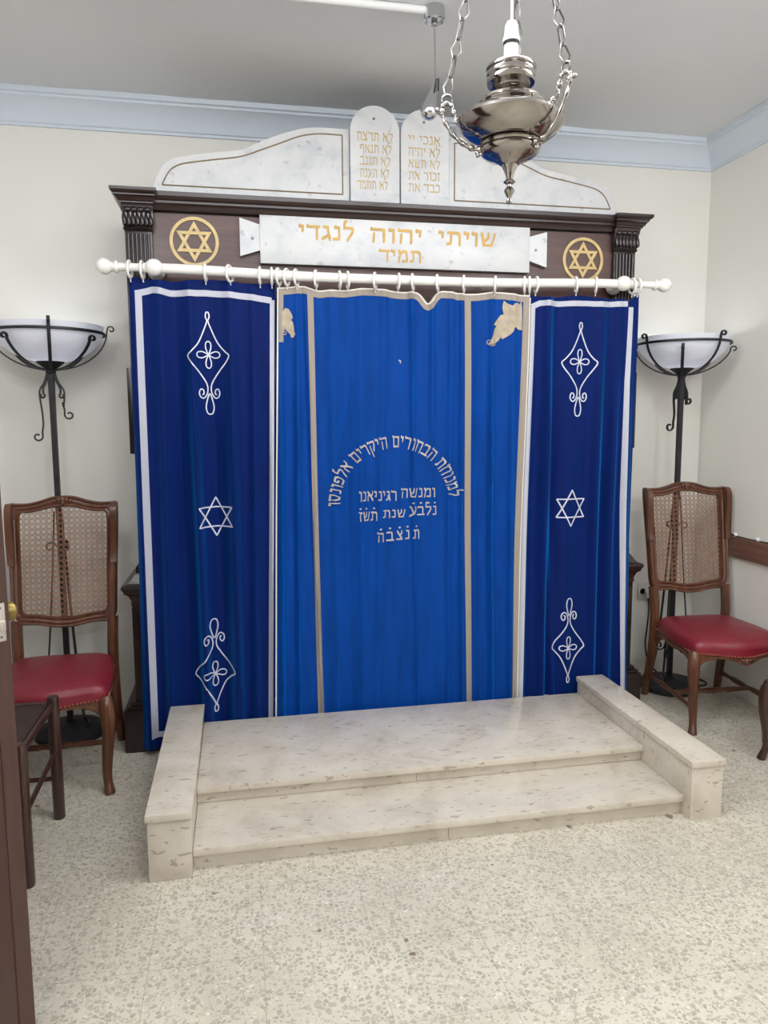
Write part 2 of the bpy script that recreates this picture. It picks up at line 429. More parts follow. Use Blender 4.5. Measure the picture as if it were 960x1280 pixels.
# thin cable clipped above the rail
t = thing('wall_cable', 'thin dark cable clipped to the right wall just above the brown rail', 'cable', (XR, 2.9, .885))
pts = [(XR-.005, 3.66-.02*i*2, .880+.0012*sin(i*.9)+(.006 if i < 2 else 0)) for i in range(60)]
MB().tube(pts, .0035, 8).build('cable', 'black', t, world=True)
for y in (3.575, 3.4, 3.2, 2.9, 2.6):
    mb = MB().box((XR-.011, y-.008, .88), (XR, y+.008, .897), .003).ball((XR-.012, y, .893), .0055, 10)
    mb.build('cable_clip', 'plastic', t, world=True)

# ------------------------------------------------------------------ marble steps
t = thing('marble_steps', 'low cream flecked marble two-step platform in front of the blue curtains', 'steps', (.73, 2.85, 0))
for (xa, xb, ya) in ((-.332, -.187, 2.385), (1.638, 1.775, 2.375)):
    b = MB().box((xa+.003, ya+.004, 0), (xb-.003, 3.345, .21), .002).build('side_block', 'cream', t, world=True)
    MB().box((xa-.003, ya-.004, .2105), (xb+.003, 3.35, .236), .003).build('cap_slab', 'cream', b, world=True)
xa, xb = -.189, 1.64
for (a, b) in ((xa, .71), (.7115, xb)):
    MB().box((a, 2.445, 0), (b, 2.47, .0545)).build('riser', 'cream', t, world=True)
for (a, b) in ((xa, .66), (.6615, xb)):
    MB().box((a, 2.737, .0805), (b, 2.76, .1245)).build('riser', 'cream', t, world=True)
MB().box((xa, 2.42, .055), (xb, 2.758, .08), .003).build('tread', 'cream', t, world=True)
MB().box((xa, 2.715, .125), (xb, 3.348, .15), .003).build('tread', 'cream', t, world=True)
MB().box((xa+.01, 2.77, 0), (xb-.01, 3.34, .124)).build('core', 'cream', t, world=True)

# ------------------------------------------------------------------ ark
ark = thing('torah_ark', 'dark wooden ark cabinet behind the curtains, with carved cornice and fluted pilasters', 'cabinet', (.742, 3.7, 0))
MB().box((-.405, 3.478, .19), (1.89, 3.93, 2.40), .004).build('cabinet_body', 'arkv', ark, world=True)
MB().box((-.345, 3.46, 2.02), (1.825, 3.478, 2.415)).build('frieze_panel', 'frieze', ark, world=True)
cp = [(0, 2.395), (.008, 2.395), (.010, 2.405), (.018, 2.409), (.018, 2.417), (.026, 2.42), (.03, 2.432), (.04, 2.444), (.044, 2.446), (.044, 2.455),
      (.052, 2.46), (.06, 2.472), (.06, 2.488), (.056, 2.491), (-.05, 2.491), (-.05, 2.395)]
def mould(name, x0, x1, yf, parent, il=1, ir=1, yb=3.93, pr=cp, mat='ark'):
    mb = MB()
    mb.grid([[(x0-o*il, yb, z) for o, z in pr], [(x0-o*il, yf-o, z) for o, z in pr], [(x1+o*ir, yf-o, z) for o, z in pr], [(x1+o*ir, yb, z) for o, z in pr]], closed_u=True, cap=True)
    return mb.build(name, mat, parent, smooth=25, world=True)
mould('cornice', -.33, 1.81, 3.462, ark, 0, 0, pr=[(0, 2.42)]+[q for q in cp[5:-1]]+[(-.05, 2.42)])
cpe = [(o, 2.491-(2.491-z)*.66) for o, z in cp]
mould('cornice', -.455, -.335, 3.422, ark, .75, .4, pr=cpe)
mould('cornice', 1.815, 1.935, 3.422, ark, .4, .75, pr=cpe)
for xa in (-.453, 1.817):
    xb = xa+.112
    p = MB().box((xa, 3.436, .2), (xb, 3.485, 2.40), .002).build('pilaster', 'arkv', ark, world=True)
    mb = MB()                                             # reeds
    for k in range(6):
        x = xa+.014+k*(.112-.028)/5
        mb.tube([(x, 3.434, .25), (x, 3.434, 2.315)], .0068, 10)
    mb.build('reeding', 'arkv', p, world=True)
    mb = MB()                                             # carved capital: leaf scroll block
    rows = []
    for z, o in ((2.328, .004), (2.336, .012), (2.341, .006), (2.346, .008), (2.36, .014), (2.38, .018), (2.4, .014), (2.415, .02), (2.428, .022)):
        rows.append([(xa-o*.5, 3.48, z), (xa-o*.5, 3.436-o, z), (xb+o*.5, 3.436-o, z), (xb+o*.5, 3.48, z)])
    mb.grid(rows, closed_u=True, cap=True)
    for k in range(7):
        x = xa+.002+k*(.108)/6
        mb.tube([(x, 3.428, 2.346), (x+.003, 3.416, 2.356), (x, 3.414, 2.38), (x-.002, 3.422, 2.405)], [.004, .0095, .0085, .003], 8)
        mb.ball((x, 3.412, 2.352), .0075, 8)
    for k in range(4):
        x = xa+.015+k*.082/3
        mb.ball((x, 3.415, 2.412), .013, 10, (1.2, .7, .9))
    mb.build('capital', 'arkv', p, world=True)
for sgn, xo in ((1, -.549), (-1, 2.036)):                 # side pedestals
    X = lambda a: xo+sgn*a
    def bx(mb, a, b, y0, y1, z0, z1, bev=.003):
        xs = sorted((X(a), X(b))); return mb.box((xs[0], y0, z0), (xs[1], y1, z1), bev)
    p = bx(MB(), .0, .16, 3.42, 3.86, 0, .2).build('pedestal', 'arkv', ark, world=True)
    mb = MB(); bx(mb, .012, .15, 3.43, 3.85, .2, .215); bx(mb, .03, .15, 3.44, 3.84, .215, .235)
    bx(mb, .052, .145, 3.445, 3.82, .235, .68); mb.build('pedestal_post', 'arkv', p, world=True)
    mb = MB(); rows = []
    for a, z in ((.05, .66), (.045, .685), (.04, .69), (.042, .71), (.03, .735), (.014, .745), (.01, .757), (.0, .77), (.004, .782), (.03, .79), (.06, .83), (.066, .835), (.064, .86), (.08, .885)):
        q = [(X(a+.012), 3.83, z), (X(a+.012), 3.44-(.05-a)*.6, z), (X(.15), 3.44-(.05-a)*.6, z), (X(.15), 3.83, z)]
        rows.append(q)
    mb.grid(rows, closed_u=True, cap=True); mb.build('pedestal_ledge', 'arkv', p, smooth=25, world=True)
    mb = MB(); xs = sorted((X(.078), X(.1))); mb.box((xs[0], 3.43, 1.375), (xs[1], 3.46, 1.75), .003)
    mb.build('edge_batten', 'arkv', ark, world=True)
# gold star medallions
for cx, cz in ((-.166, 2.298), (1.665, 2.287)):
    R = .105; mb = MB()
    ring = [[(cx+r*cos(2*pi*k/64), y, cz+r*sin(2*pi*k/64)) for k in range(64)] for r, y in ((R, 3.46), (R, 3.4535), (R-.014, 3.4535), (R-.014, 3.46))]
    mb.grid(ring, closed_u=True); p = mb.build('star_medallion', 'gold', ark, world=True)
    mb = MB()
    for s_ in (1, -1):
        o = [(cx+(R-.018)*cos(pi/2*s_+2*pi*k/3), cz+(R-.018)*sin(pi/2*s_+2*pi*k/3)) for k in range(3)]
        i_ = [(cx+(R-.045)*cos(pi/2*s_+2*pi*k/3), cz+(R-.045)*sin(pi/2*s_+2*pi*k/3)) for k in range(3)]
        d = .0005*s_
        mb.grid([[(a, 3.46, b) for a, b in o], [(a, 3.4545+d, b) for a, b in o], [(a, 3.4545+d, b) for a, b in i_], [(a, 3.46, b) for a, b in i_]], closed_u=True)
    mb.build('star', 'gold', p, smooth=0, world=True)

# marble plaque on the frieze
t = thing('marble_plaque', 'long white marble plaque with gold letters and bow-tie ends on the brown frieze', 'plaque', (.748, 3.445, 2.21))
mb = MB().box((.117, 3.43, 2.212), (1.38, 3.459, 2.419), .003)
mb.build('slab', 'marble', t, world=True)
for s_, xo, xi in ((1, .03, .117), (-1, 1.468, 1.38)):
    zc = 2.322
    poly = [(xo, zc+.082), (xi, zc+.056), (xi, zc-.054), (xo, zc-.082)]
    mb = MB().prism(poly, 3.434, 3.459, XZ); e = mb.build('bow_tie_end', 'marble', t, smooth=0, world=True)
    MB().lathe([(.006, 0), (.006, .002), (.004, .004), (0, .004)], 14, (xo+s_*.055, 3.434, zc-.004), (0, -1, 0)).build('screw', 'screw', e, world=True)
fl = lambda a, b, d: (a, 3.4301-d, 2.326+b)
for x0, x1, s_ in ((.932, 1.212, 'שויתי'), (.613, .856, 'יהוה'), (.288, .54, 'לנגדי')):
    mb = MB(); write(mb, s_, x0, x1, .058, fl, .0022, (.055, .1)); mb.build('engraved_word', 'goldp', t, smooth=0, world=True)
fl = lambda a, b, d: (a, 3.4301-d, 2.241+b)
mb = MB(); write(mb, 'תמיד', .653, .852, .05, fl, .0022, (.055, .1))
mb.build('engraved_word', 'goldp', t, smooth=0, world=True)

# marble wings and tablets standing on the cornice
half = [(-.334, 2.492), (-.331, 2.535), (-.303, 2.603), (-.265, 2.641), (-.217, 2.661), (-.1, 2.684), (.042, 2.707), (.148, 2.754), (.24, 2.79), (.32, 2.814), (.398, 2.823), (.528, 2.824)]
inl = [(-.296, 2.54), (-.277, 2.578), (-.253, 2.609), (-.215, 2.63), (-.167, 2.641), (-.07, 2.658), (.041, 2.677), (.13, 2.71), (.218, 2.745), (.3, 2.778), (.36, 2.792), (.41, 2.797), (.497, 2.797)]
for fx_, lab in ((lambda x: x, 'white marble wing with curved top to the left of the two tablets'), (lambda x: 1.522-x, 'white marble wing with curved top to the right of the two tablets')):
    t = thing('marble_wing', lab, 'marble panel', (fx_(.1), 3.5, 2.491))
    out = [(fx_(p.x), p.y) for p in catmull([(a, b, 0) for a, b in half], 5)]+[(fx_(.528), 2.492)]
    MB().prism(out, 3.49, 3.52, XZ).build('slab', 'marble', t, smooth=30, world=True)
    q = [(fx_(p.x), 3.4898, p.y) for p in catmull([(a, b, 0) for a, b in inl], 5)]+[(fx_(.497), 3.4898, 2.541)]
    mb = MB(); q2 = q+[(fx_(-.296), 3.4898, 2.54)]
    for a, b in zip(q2, q2[1:]): mb.tube([a, b], .0032, 6)
    mb.build('inlay_line', 'bronzeline', t, smooth=0, world=True)
for x0, x1, rows, lab in ((.531, .758, ['לא תרצח', 'לא תנאף', 'לא תגנב', 'לא תענה', 'לא תחמד'], 'left rounded marble tablet with five gold lines above the ark'),
                         (.765, .991, ['אנכי יי', 'לא יהיה', 'לא תשא', 'זכור את', 'כבד את'], 'right rounded marble tablet with five gold lines, partly behind the hanging lamp')):
    xm, r = (x0+x1)/2, (x1-x0)/2
    t = thing('stone_tablet', lab, 'tablet', (xm, 3.485, 2.491))
    poly = [(x0, 2.492), (x1, 2.492)]+[(xm+r*cos(pi*k/28), 2.815+.112*sin(pi*k/28)) for k in range(29)]
    MB().prism(poly, 3.472, 3.506, XZ).build('slab', 'marble', t, smooth=30, world=True)
    xr = .728 if xm < .7 else .95; xl = .562 if xm < .7 else .8
    for i, s_ in enumerate(rows):
        words(s_, xl+(.012 if i in (1, 2, 3) and xm < .7 else 0), xr-(0.006*i if xm < .7 else 0), .036, (lambda a, b, d, z=2.776-.0525*i: (a, 3.4721-d, z+b)), .0016, (.045, .07), 'goldd', t)
    MB().lathe([(.006, 0), (.006, .002), (.003, .003), (0, .003)], 14, (xm-.005, 3.472, 2.87), (0, -1, 0)).build('screw', 'screw', t, world=True)

# ------------------------------------------------------------------ curtain rod
t = thing('curtain_rod', 'white wooden curtain rod with ball finials across the front of the ark', 'curtain rod', (.74, 3.33, 2.14))
zr = lambda x: 2.156-.016*exp(-((x-.74)/.75)**4)
MB().tube([(-.37+2.24*i/40, 3.33, zr(-.37+2.24*i/40)) for i in range(41)], .0205, 18).build('pole', 'whitewood', t, world=True)
for s_, xe in ((-1, -.37), (1, 1.87)):
    f = [(.0165, 0), (.0165, .1), (.024, .102), (.026, .108), (.024, .114), (.017, .116), (.017, .122), (.022, .126)]+[(.033*sin(a), .157-.033*cos(a)) for a in [radians(d) for d in range(35, 181, 12)]]
    MB().lathe(f, 24, (xe, 3.33, zr(xe)), (s_, 0, 0)).build('finial', 'whitewood', t, world=True)
    xk = -.327 if s_ < 0 else 1.808
    k = MB().ball((xk, 3.318, zr(xk)), .035, 20, (1.05, 1, 1)).build('bracket_knob', 'whitewood', t, world=True)
    MB().lathe([(.016, -.02), (.016, .05), (.03, .068), (.036, .082), (.036, .094)], 24, (xk, 3.33, zr(xk)), (0, 1, -.0)).build('bracket', 'whitewood', k, world=True)

# ------------------------------------------------------------------ curtains
def sm(t): t = max(0, min(1, t)); return t*t*(3-2*t)
def ybase(z): return 3.346+.048*sm((2.12-z)/1.3)
FOLD = 1.75
def folds(spec, wk=.85, ak=1):
    def F(x, z):
        v = max(0, min(1, (2.12-z)/2.0)); y = ybase(z); v2 = sm(v*1.9)
        for xt, xb, wd, at, ab in spec:
            xc = xt+(xb-xt)*v; a = (at+(ab-at)*v2)*FOLD*ak; d = (x-xc)/(wd*wk)
            if abs(d) < 4: y -= a*exp(-d*d)
        y += .0015*sin(x*70+z*3)*sm(v*1.5)+.0012*sin(x*41-z*5+1)
        return min(max(y, 3.308), 3.412) if z > .3 else max(3.354, min(y, 3.41))
    return F
FL = folds([(-.415, -.43, .03, .004, .018), (-.31, -.33, .035, .012, .018), (-.19, -.17, .03, .008, .026), (-.02, -.03, .035, .008, .024), (.08, .05, .025, .004, .012), (.16, .13, .02, -.004, .014), (-.25, -.25, .03, -.004, -.012), (-.1, -.1, .035, -.002, -.012)], .72, 1.2)
FR = folds([(1.36, 1.36, .02, .004, .01), (1.44, 1.46, .028, .014, .028), (1.43, 1.52, .02, .002, .012), (1.57, 1.59, .05, .004, .010), (1.71, 1.73, .03, .008, .022), (1.80, 1.81, .03, .006, .018), (1.86, 1.9, .03, .004, .02), (1.50, 1.49, .03, -.004, -.012), (1.765, 1.77, .025, -.002, -.010)])
FC = folds([(.2, .17, .02, .002, .016), (.27, .25, .022, .006, .016), (.30, .36, .014, .006, .01), (.42, .44, .04, .006, .01), (.55, .56, .035, .007, .008), (.66, .63, .03, .007, .006),
            (.78, .83, .018, .012, .008), (.88, .9, .02, .01, .004), (.97, .98, .022, .008, .01), (1.02, 1.05, .018, .008, .012), (1.16, 1.2, .02, .01, .02), (1.27, 1.3, .025, .006, .014), (.48, .5, .03, -.003, -.006), (1.1, 1.12, .03, -.004, -.01)], .62, 1.0)
def curtain(name, label, F, xlt, xlb, xrt, xrb, ztop, zbot, mat, nx, nz, th=.003):
    t = thing(name, label, 'curtain', ((xlt+xrt)/2, 3.37, zbot))
    def P(u, v, d=0):
        zt = ztop(xlt+(xrt-xlt)*u); z = zt+(zbot-zt)*v
        x = (xlt+(xlb-xlt)*v)+((xrt-xlt)+((xrb-xlb)-(xrt-xlt))*v)*u
        return (x, F(x, z)+d, z)
    mb = MB()
    fr = [[P(i/nx, j/nz) for i in range(nx+1)] for j in range(nz+1)]
    bk = [[P(i/nx, j/nz, th) for i in range(nx+1)] for j in range(nz+1)]
    A = [[mb.bm.verts.new(p) for p in r] for r in fr]; B = [[mb.bm.verts.new(p) for p in r] for r in bk]
    for j in range(nz):
        for i in range(nx):
            mb.bm.faces.new([A[j][i], A[j][i+1], A[j+1][i+1], A[j+1][i]]); mb.bm.faces.new([B[j][i], B[j+1][i], B[j+1][i+1], B[j][i+1]])
    for j in range(nz):
        mb.bm.faces.new([A[j][0], A[j+1][0], B[j+1][0], B[j][0]]); mb.bm.faces.new([A[j][nx], B[j][nx], B[j+1][nx], A[j+1][nx]])
    for i in range(nx):
        mb.bm.faces.new([A[0][i], B[0][i], B[0][i+1], A[0][i+1]]); mb.bm.faces.new([A[nz][i], A[nz][i+1], B[nz][i+1], B[nz][i]])
    mb.build('velvet_panel', mat, t, smooth=60, world=True)
    return t
def ribbon(mb, F, pts, wd, d=.002, closed=False, step=.005):
    """flat band lying on the curtain; pts (x, z)"""
    Q = []
    n = len(pts)
    for i in range(n if closed else n-1):
        a, b = pts[i], pts[(i+1) % n]; k = max(1, int(math.hypot(b[0]-a[0], b[1]-a[1])/step))
        Q += [(a[0]+(b[0]-a[0])*j/k, a[1]+(b[1]-a[1])*j/k) for j in range(k)]
    if not closed: Q.append(pts[-1])
    N = len(Q); rows = []
    for i in range(N):
        a = Q[(i-1) % N] if closed or i else Q[i]; b = Q[(i+1) % N] if closed or i < N-1 else Q[i]
        tx, tz = b[0]-a[0], b[1]-a[1]; L = math.hypot(tx, tz) or 1; nx_, nz_ = -tz/L, tx/L
        row = []
        ks = 4 if wd > .015 else 2
        for s_ in range(ks+1):
            o = (s_/ks-.5)*wd; x, z = Q[i][0]+nx_*o, Q[i][1]+nz_*o; row.append((x, F(x, z)-d, z))
        for s_ in range(ks, -1, -1):
            o = (s_/ks-.5)*wd; x, z = Q[i][0]+nx_*o, Q[i][1]+nz_*o; row.append((x, F(x, z)-.0002, z))
        rows.append(row)
    mb.grid(rows, closed_u=True, closed_v=closed, cap=not closed)
def cat2(P, k=6, closed=False): return [(p.x, p.y) for p in catmull([(a, b, 0) for a, b in P], k, closed)]
def motif(F, parent, x, z0, up, ht, wd):
    """lozenge motif; up=+1 loop at the top"""
    f = lambda a, b: (x+a*wd, z0+up*b*ht)
    mb = MB(); W = .0052
    for s_ in (-1, 1):
        ribbon(mb, F, cat2([f(*p) for p in ((s_*.02, .93), (s_*.08, .88), (s_*.45, .71), (s_*.8, .62), (s_*1.0, .575), (s_*.85, .51), (s_*.5, .42), (s_*.16, .315), (s_*.08, .25), (s_*.14, .19), (s_*.3, .155), (s_*.45, .17), (s_*.5, .21), (s_*.42, .245), (s_*.3, .235), (s_*.28, .2), (s_*.36, .19))], 5), W, .0035)
    ribbon(mb, F, cat2([f(*p) for p in ((0, .92), (.09, .955), (.06, .995), (0, 1.0), (-.06, .995), (-.09, .955))], 5, True), W, .0035, True)
    ribbon(mb, F, cat2([f(*p) for p in ((0, .2), (.16, .11), (.19, .05), (.1, .0), (-.1, .0), (-.19, .05), (-.16, .11))], 5, True), W, .0035, True)
    for a in range(4):
        ca, sa = cos(a*pi/2), sin(a*pi/2)
        pet = [(.06, .03), (.3, .13), (.5, .11), (.57, 0), (.5, -.11), (.3, -.13), (.06, -.03)]
        pts = [(x+(p*ca-q*sa)*.085*wd/.086, z0+up*.585*ht+(p*sa+q*ca)*.1) for p, q in pet]
        ribbon(mb, F, cat2(pts, 4, True), W*.9, .0035, True)
    mb.build('embroidered_motif', 'cordw', parent, smooth=40, world=True)
def star(F, parent, x, z, R, wx=.92):
    mb = MB()
    for s_ in (1, -1):
        ribbon(mb, F, [(x+R*wx*cos(pi/2*s_+2*pi*k/3), z+R*sin(pi/2*s_+2*pi*k/3)) for k in range(3)], .006, .0035+.001*s_, True)
    mb.build('embroidered_star', 'cordw', parent, smooth=40, world=True)
lc = curtain('velvet_curtain', 'dark navy velvet curtain with silver border and white embroidery at the left', FL, -.432, -.462, .176, .126, lambda x: 2.112+.006*cos((x+.1)*18), .03, 'velvet', 150, 120)
mb = MB()
ribbon(mb, FL, [(-.12, 2.061), (-.02, 2.056), (.06, 2.05), (.158, 2.038)], .026); ribbon(mb, FL, [(-.409, 2.05), (-.34, 2.068), (-.27, 2.056), (-.12, 2.061)], .026)
ribbon(mb, FL, [(-.397, 2.058), (-.404, 1.1), (-.409, .08)], .027, .0024); ribbon(mb, FL, [(.161, 2.04), (.138, 1.1), (.112, .08)], .02, .0024)
ribbon(mb, FL, [(-.41, .093), (.13, .093)], .026, .0028)
mb.build('silver_border', 'silvertrim', lc, smooth=40, world=True)
motif(FL, lc, -.118, 1.55, 1, .432, .086); star(FL, lc, -.108, 1.09, .088); motif(FL, lc, -.133, .617, -1, .436, .088)
rc = curtain('velvet_curtain', 'dark navy velvet curtain with silver border and white embroidery at the right', FR, 1.352, 1.339, 1.905, 1.935, lambda x: 2.092+.006*cos((x-1.6)*20)+.012*sm((x-1.86)/.04)-.014*exp(-((x-1.85)/.02)**2), .04, 'velvet', 140, 120)
mb = MB()
ribbon(mb, FR, [(1.358, 2.04), (1.40, 2.058), (1.5, 2.058), (1.64, 2.063), (1.72, 2.06), (1.845, 2.066)], .025)
ribbon(mb, FR, [(1.862, 2.05), (1.857, 1.7), (1.868, 1.1), (1.903, .1)], .024, .0024)
ribbon(mb, FR, [(1.36, .12), (1.903, .12)], .024, .0028); ribbon(mb, FR, [(1.366, 2.04), (1.358, 1.1), (1.352, .1)], .022, .0024)
mb.build('silver_border', 'silvertrim', rc, smooth=40, world=True)
motif(FR, rc, 1.609, 1.537, 1, .436, .088); star(FR, rc, 1.598, 1.085, .09); motif(FR, rc, 1.603, .627, -1, .43, .086)
zc = lambda x: 2.094-.058*exp(-((x-.862)/.034)**2)-.012*exp(-((x-.36)/.04)**2)+.006*cos(x*21)
FCf = lambda x, z: FC(x, z)-.012*sm((x-1.3)/.03)-.016*sm((.2-x)/.03)
cc = curtain('velvet_curtain', 'bright royal blue velvet centre curtain with tan strips and embroidered lettering', FCf, .182, .131, 1.349, 1.336, zc, .06, 'velvetc', 240, 130)
mb = MB(); ribbon(mb, FCf, [(.195+.0115*i, zc(.195+.0115*i)-.014) for i in range(101)], .03, .0022); mb.build('top_tape', 'tan', cc, smooth=40, world=True)
mb = MB(); ribbon(mb, FCf, [(.184+.0116*i, zc(.184+.0116*i)-.0005) for i in range(101)], .006, .004); ribbon(mb, FCf, [(.186, 2.09), (.160, 1.1), (.136, .07)], .006, .004)
ribbon(mb, FCf, [(1.347, 2.08), (1.341, 1.1), (1.334, .07)], .005, .004); mb.build('edge_piping', 'piping', cc, smooth=40, world=True)
for pts, wd in (([(.327, 2.07), (.338, 1.1), (.353, .07)], .027), ([(1.048, 2.075), (1.071, 1.1), (1.092, .07)], .031), ([(1.331, 2.085), (1.325, 1.1), (1.319, .07)], .029)):
    mb = MB(); ribbon(mb, FCf, pts, wd, .0025); mb.build('tan_strip', 'tan', cc, smooth=40, world=True)
mb = MB(); ribbon(mb, FCf, [(.2, 2.085), (.196, 1.86)], .02, .0022); mb.build('edge_tape', 'tan', cc, smooth=40, world=True)
def leaf(poly, name):
    t2 = bmesh.new(); q = poly
    vs = [t2.verts.new((a, 0, b)) for a, b in q]; f = t2.faces.new(vs)
    r = bmesh.ops.extrude_face_region(t2, geom=[f]); ex = [e for e in r['geom'] if isinstance(e, bmesh.types.BMVert)]
    exs = set(ex)
    for v in ex: v.co.y = 1
    bmesh.ops.triangulate(t2, faces=t2.faces[:])
    bmesh.ops.subdivide_edges(t2, edges=[e for e in t2.edges if e.calc_length() < 1 and abs(e.verts[0].co.y-e.verts[1].co.y) < .5], cuts=5, use_grid_fill=True)
    for v in t2.verts: v.co.y = FCf(v.co.x, v.co.z)-(.005 if v.co.y > .5 else .0003)
    mb = MB(); mb.add(t2); return mb
sharp = [(1.223, 2.065), (1.236, 2.054), (1.265, 2.042), (1.273, 2.053), (1.288, 2.056), (1.301, 2.050), (1.308, 2.066), (1.311, 2.029), (1.313, 1.933), (1.295, 1.935), (1.276, 1.948), (1.268, 1.924), (1.255, 1.910), (1.218, 1.890), (1.211, 1.899), (1.199, 1.883), (1.170, 1.862), (1.153, 1.866), (1.160, 1.885), (1.178, 1.933), (1.189, 1.949), (1.173, 1.954), (1.194, 1.981), (1.208, 2.000), (1.223, 2.003), (1.216, 2.029), (1.218, 2.050)]
mb = leaf(sharp, 'r')
ribbon(mb, FCf, [(1.3, 2.03), (1.26, 1.98), (1.21, 1.93), (1.165, 1.875)], .005, .007)
for a, b in (((1.275, 2.0), (1.234, 2.05)), ((1.245, 1.965), (1.27, 1.94)), ((1.235, 1.955), (1.19, 1.958)), ((1.205, 1.925), (1.218, 1.9))): ribbon(mb, FCf, [a, b], .004, .0065)
for c_ in ((1.163, 1.868), (1.154, 1.875), (1.175, 1.869)): ribbon(mb, FCf, spiral(c_, .01, .01, 0, 2*pi, 10), .003, .004)
mb.build('leaf_applique', 'tanleaf', cc, world=True)
lf = [(.201, 1.987), (.217, 2.008), (.232, 2.003), (.246, 1.979), (.249, 1.965), (.240, 1.958), (.249, 1.947), (.253, 1.923), (.255, 1.893), (.243, 1.878), (.238, 1.893), (.212, 1.919), (.207, 1.899), (.201, 1.904), (.2, 1.922)]
mb = leaf(lf, 'l'); ribbon(mb, FCf, [(.212, 1.99), (.235, 1.955), (.25, 1.91)], .004, .0065)
for c_ in ((.25, 1.897), (.246, 1.89), (.212, 1.9)): ribbon(mb, FCf, spiral(c_, .007, .007, 0, 2*pi, 10), .003, .004)
mb.build('leaf_applique', 'tanleaf', cc, world=True)
# embroidered words
mb = MB()
def on(z0): return lambda a, b, d: (a, FCf(a, z0+b)-.0008-d*1.0, z0+b)
write(mb, 'ומנשה', .742, .909, .042, on(1.158), .0022, (.05, .082), .1)
write(mb, 'רג\u05bcיני\u05bcאנו', .541, .722, .044, on(1.146), .0022, (.05, .082), .1)
write(mb, 'נ\u0307ל\u0307ב\u0307ע\u0307', .784, .917, .042, on(1.072), .0022, (.05, .082), .1)
write(mb, 'שנת', .655, .765, .036, on(1.064), .0022, (.05, .082), .1)
write(mb, 'ת\u0307ש\u0307ז\u0307', .54, .63, .042, on(1.052), .0022, (.05, .082), .1)
for s_, x0, x1 in (('ת\u0307', .80, .833), ('נ\u0307', .765, .786), ('צ\u0307', .722, .752), ('ב\u0307', .672, .708), ('ה\u0307', .628, .66)):
    write(mb, s_, x0, x1, .043, on(.962-(.82-x0)*.06), .0022, (.055, .085), .1)
cxA, czA, RA = .713, 1.132, .262
def arc(a, b, d):   # a runs from right (0) to left (-L)
    th = radians(5)+(-a)/RA; r = RA+b
    x, z = cxA+r*cos(th)*1.0, czA+r*sin(th)*1.0
    return (x, FCf(x, z)-.0008-d, z)
Lw = RA*radians(176)
write(mb, 'למנוחת הבחורים היקרים אלפונסו', -Lw, 0, .052, arc, .0022, (.05, .08), .1)
write(mb, 'י', .726, .738, .03, on(1.76), .0015, (.06, .08), .1)
mb.build('embroidered_lettering', 'lettersil', cc, smooth=0, world=True)

# ------------------------------------------------------------------ curtain rings
ringx = [-.426, -.376, -.118, -.018, .110, .160, .190, .225, .266, .352, .456, .492, .615, .721, .787, .902, 1.026, 1.175, 1.318, 1.342, 1.375, 1.572, 1.674, 1.86, 1.888]
mb = MB(); mb.tube([(0, .034*sin(2*pi*k/28), .034*cos(2*pi*k/28)) for k in range(28)], .0055, 10, closed=True)
ring0 = mb.build('curtain_ring', 'whitewood')
mb = MB(); mb.tube([(0, 0, -.039), (0, .003, -.046), (0, .006, -.05)], .0025, 8); hook0 = mb.build('hook', 'whitewood', ring0)
ordn = ['first', 'second', 'third', 'fourth', 'fifth', 'sixth', 'seventh', 'eighth', 'ninth', 'tenth', 'eleventh', 'twelfth', 'thirteenth', 'fourteenth', 'fifteenth']
tilt = [.12, .1, .08, .35, .1, .05, .3, .35, .3, .25, .0, -.02, .3, .05, .3, .32, .32, .3, .34, .3, .1, .2, .3, .0, .0]
for i, x in enumerate(ringx):
    o = ring0 if i == 0 else copy_tree(ring0)
    o.location = (x, 3.33, zr(x)-.0075 if abs(x-.74) < 1.1 else zr(x)-.009); o.rotation_euler = (0, random.uniform(-.05, .05), -tilt[i]*1.2)
    lab = ordn[i]+' from the left' if i < 13 else ordn[24-i]+' from the right'
    if i == 24: lab = 'farthest right, beside the right finial'
    if i == 0: lab = 'farthest left, beside the left finial'
    tag(o, 'white curtain ring on the white rod, '+lab, 'curtain ring', 'white rings along the curtain rod')

# ------------------------------------------------------------------ hanging silver lamp
LX, LY, LZ, KZ = .683, 1.84, 2.046, .918
t = thing('hanging_lamp', 'polished silver eternal light hanging on chains in front of the tablets', 'hanging lamp', (LX, LY, LZ))
fin = [(0, 0), (.006, .003), (.0075, .008), (.005, .014), (.004, .018), (.007, .022), (.012, .032), (.0135, .037), (.011, .041), (.006, .047), (.006, .052), (.012, .056), (.015, .059), (.012, .063), (.008, .067), (.010, .075), (.014, .088), (.02, .1), (.021, .103)]
MB().lathe(fin, 24).zs(KZ).build('finial', 'silver', t)
low = [(.021, .102), (.026, .106), (.036, .113), (.05, .119), (.064, .126), (.073, .134), (.0755, .142), (.071, .149)]
MB().lathe(low, 48).zs(KZ).build('lower_bowl', 'silver', t)
MB().lathe([(.07, .147), (.076, .148), (.0785, .1525), (.076, .157), (.069, .159)], 48).zs(KZ).build('band', 'silver', t)
main = [(.068, .158), (.08, .163), (.098, .172), (.115, .184), (.127, .197), (.134, .21), (.133, .217), (.126, .224), (.112, .231), (.097, .241), (.086, .25)]
MB().lathe(main, 56).zs(KZ).build('bowl', 'silver', t)
sh = [(.086, .249), (.088, .253), (.083, .258), (.074, .265), (.075, .269), (.068, .274), (.056, .281), (.049, .288), (.046, .298), (.046, .308), (.05, .311)]
MB().lathe(sh, 48).zs(KZ).build('shoulder', 'silver', t)
col = [(.046, .309), (.058, .31), (.061, .315), (.06, .322), (.058, .325), (.061, .329), (.061, .338), (.057, .345), (.059, .343), (.062, .346), (.061, .352), (.058, .355), (.056, .355), (.056, .337), (.045, .338)]
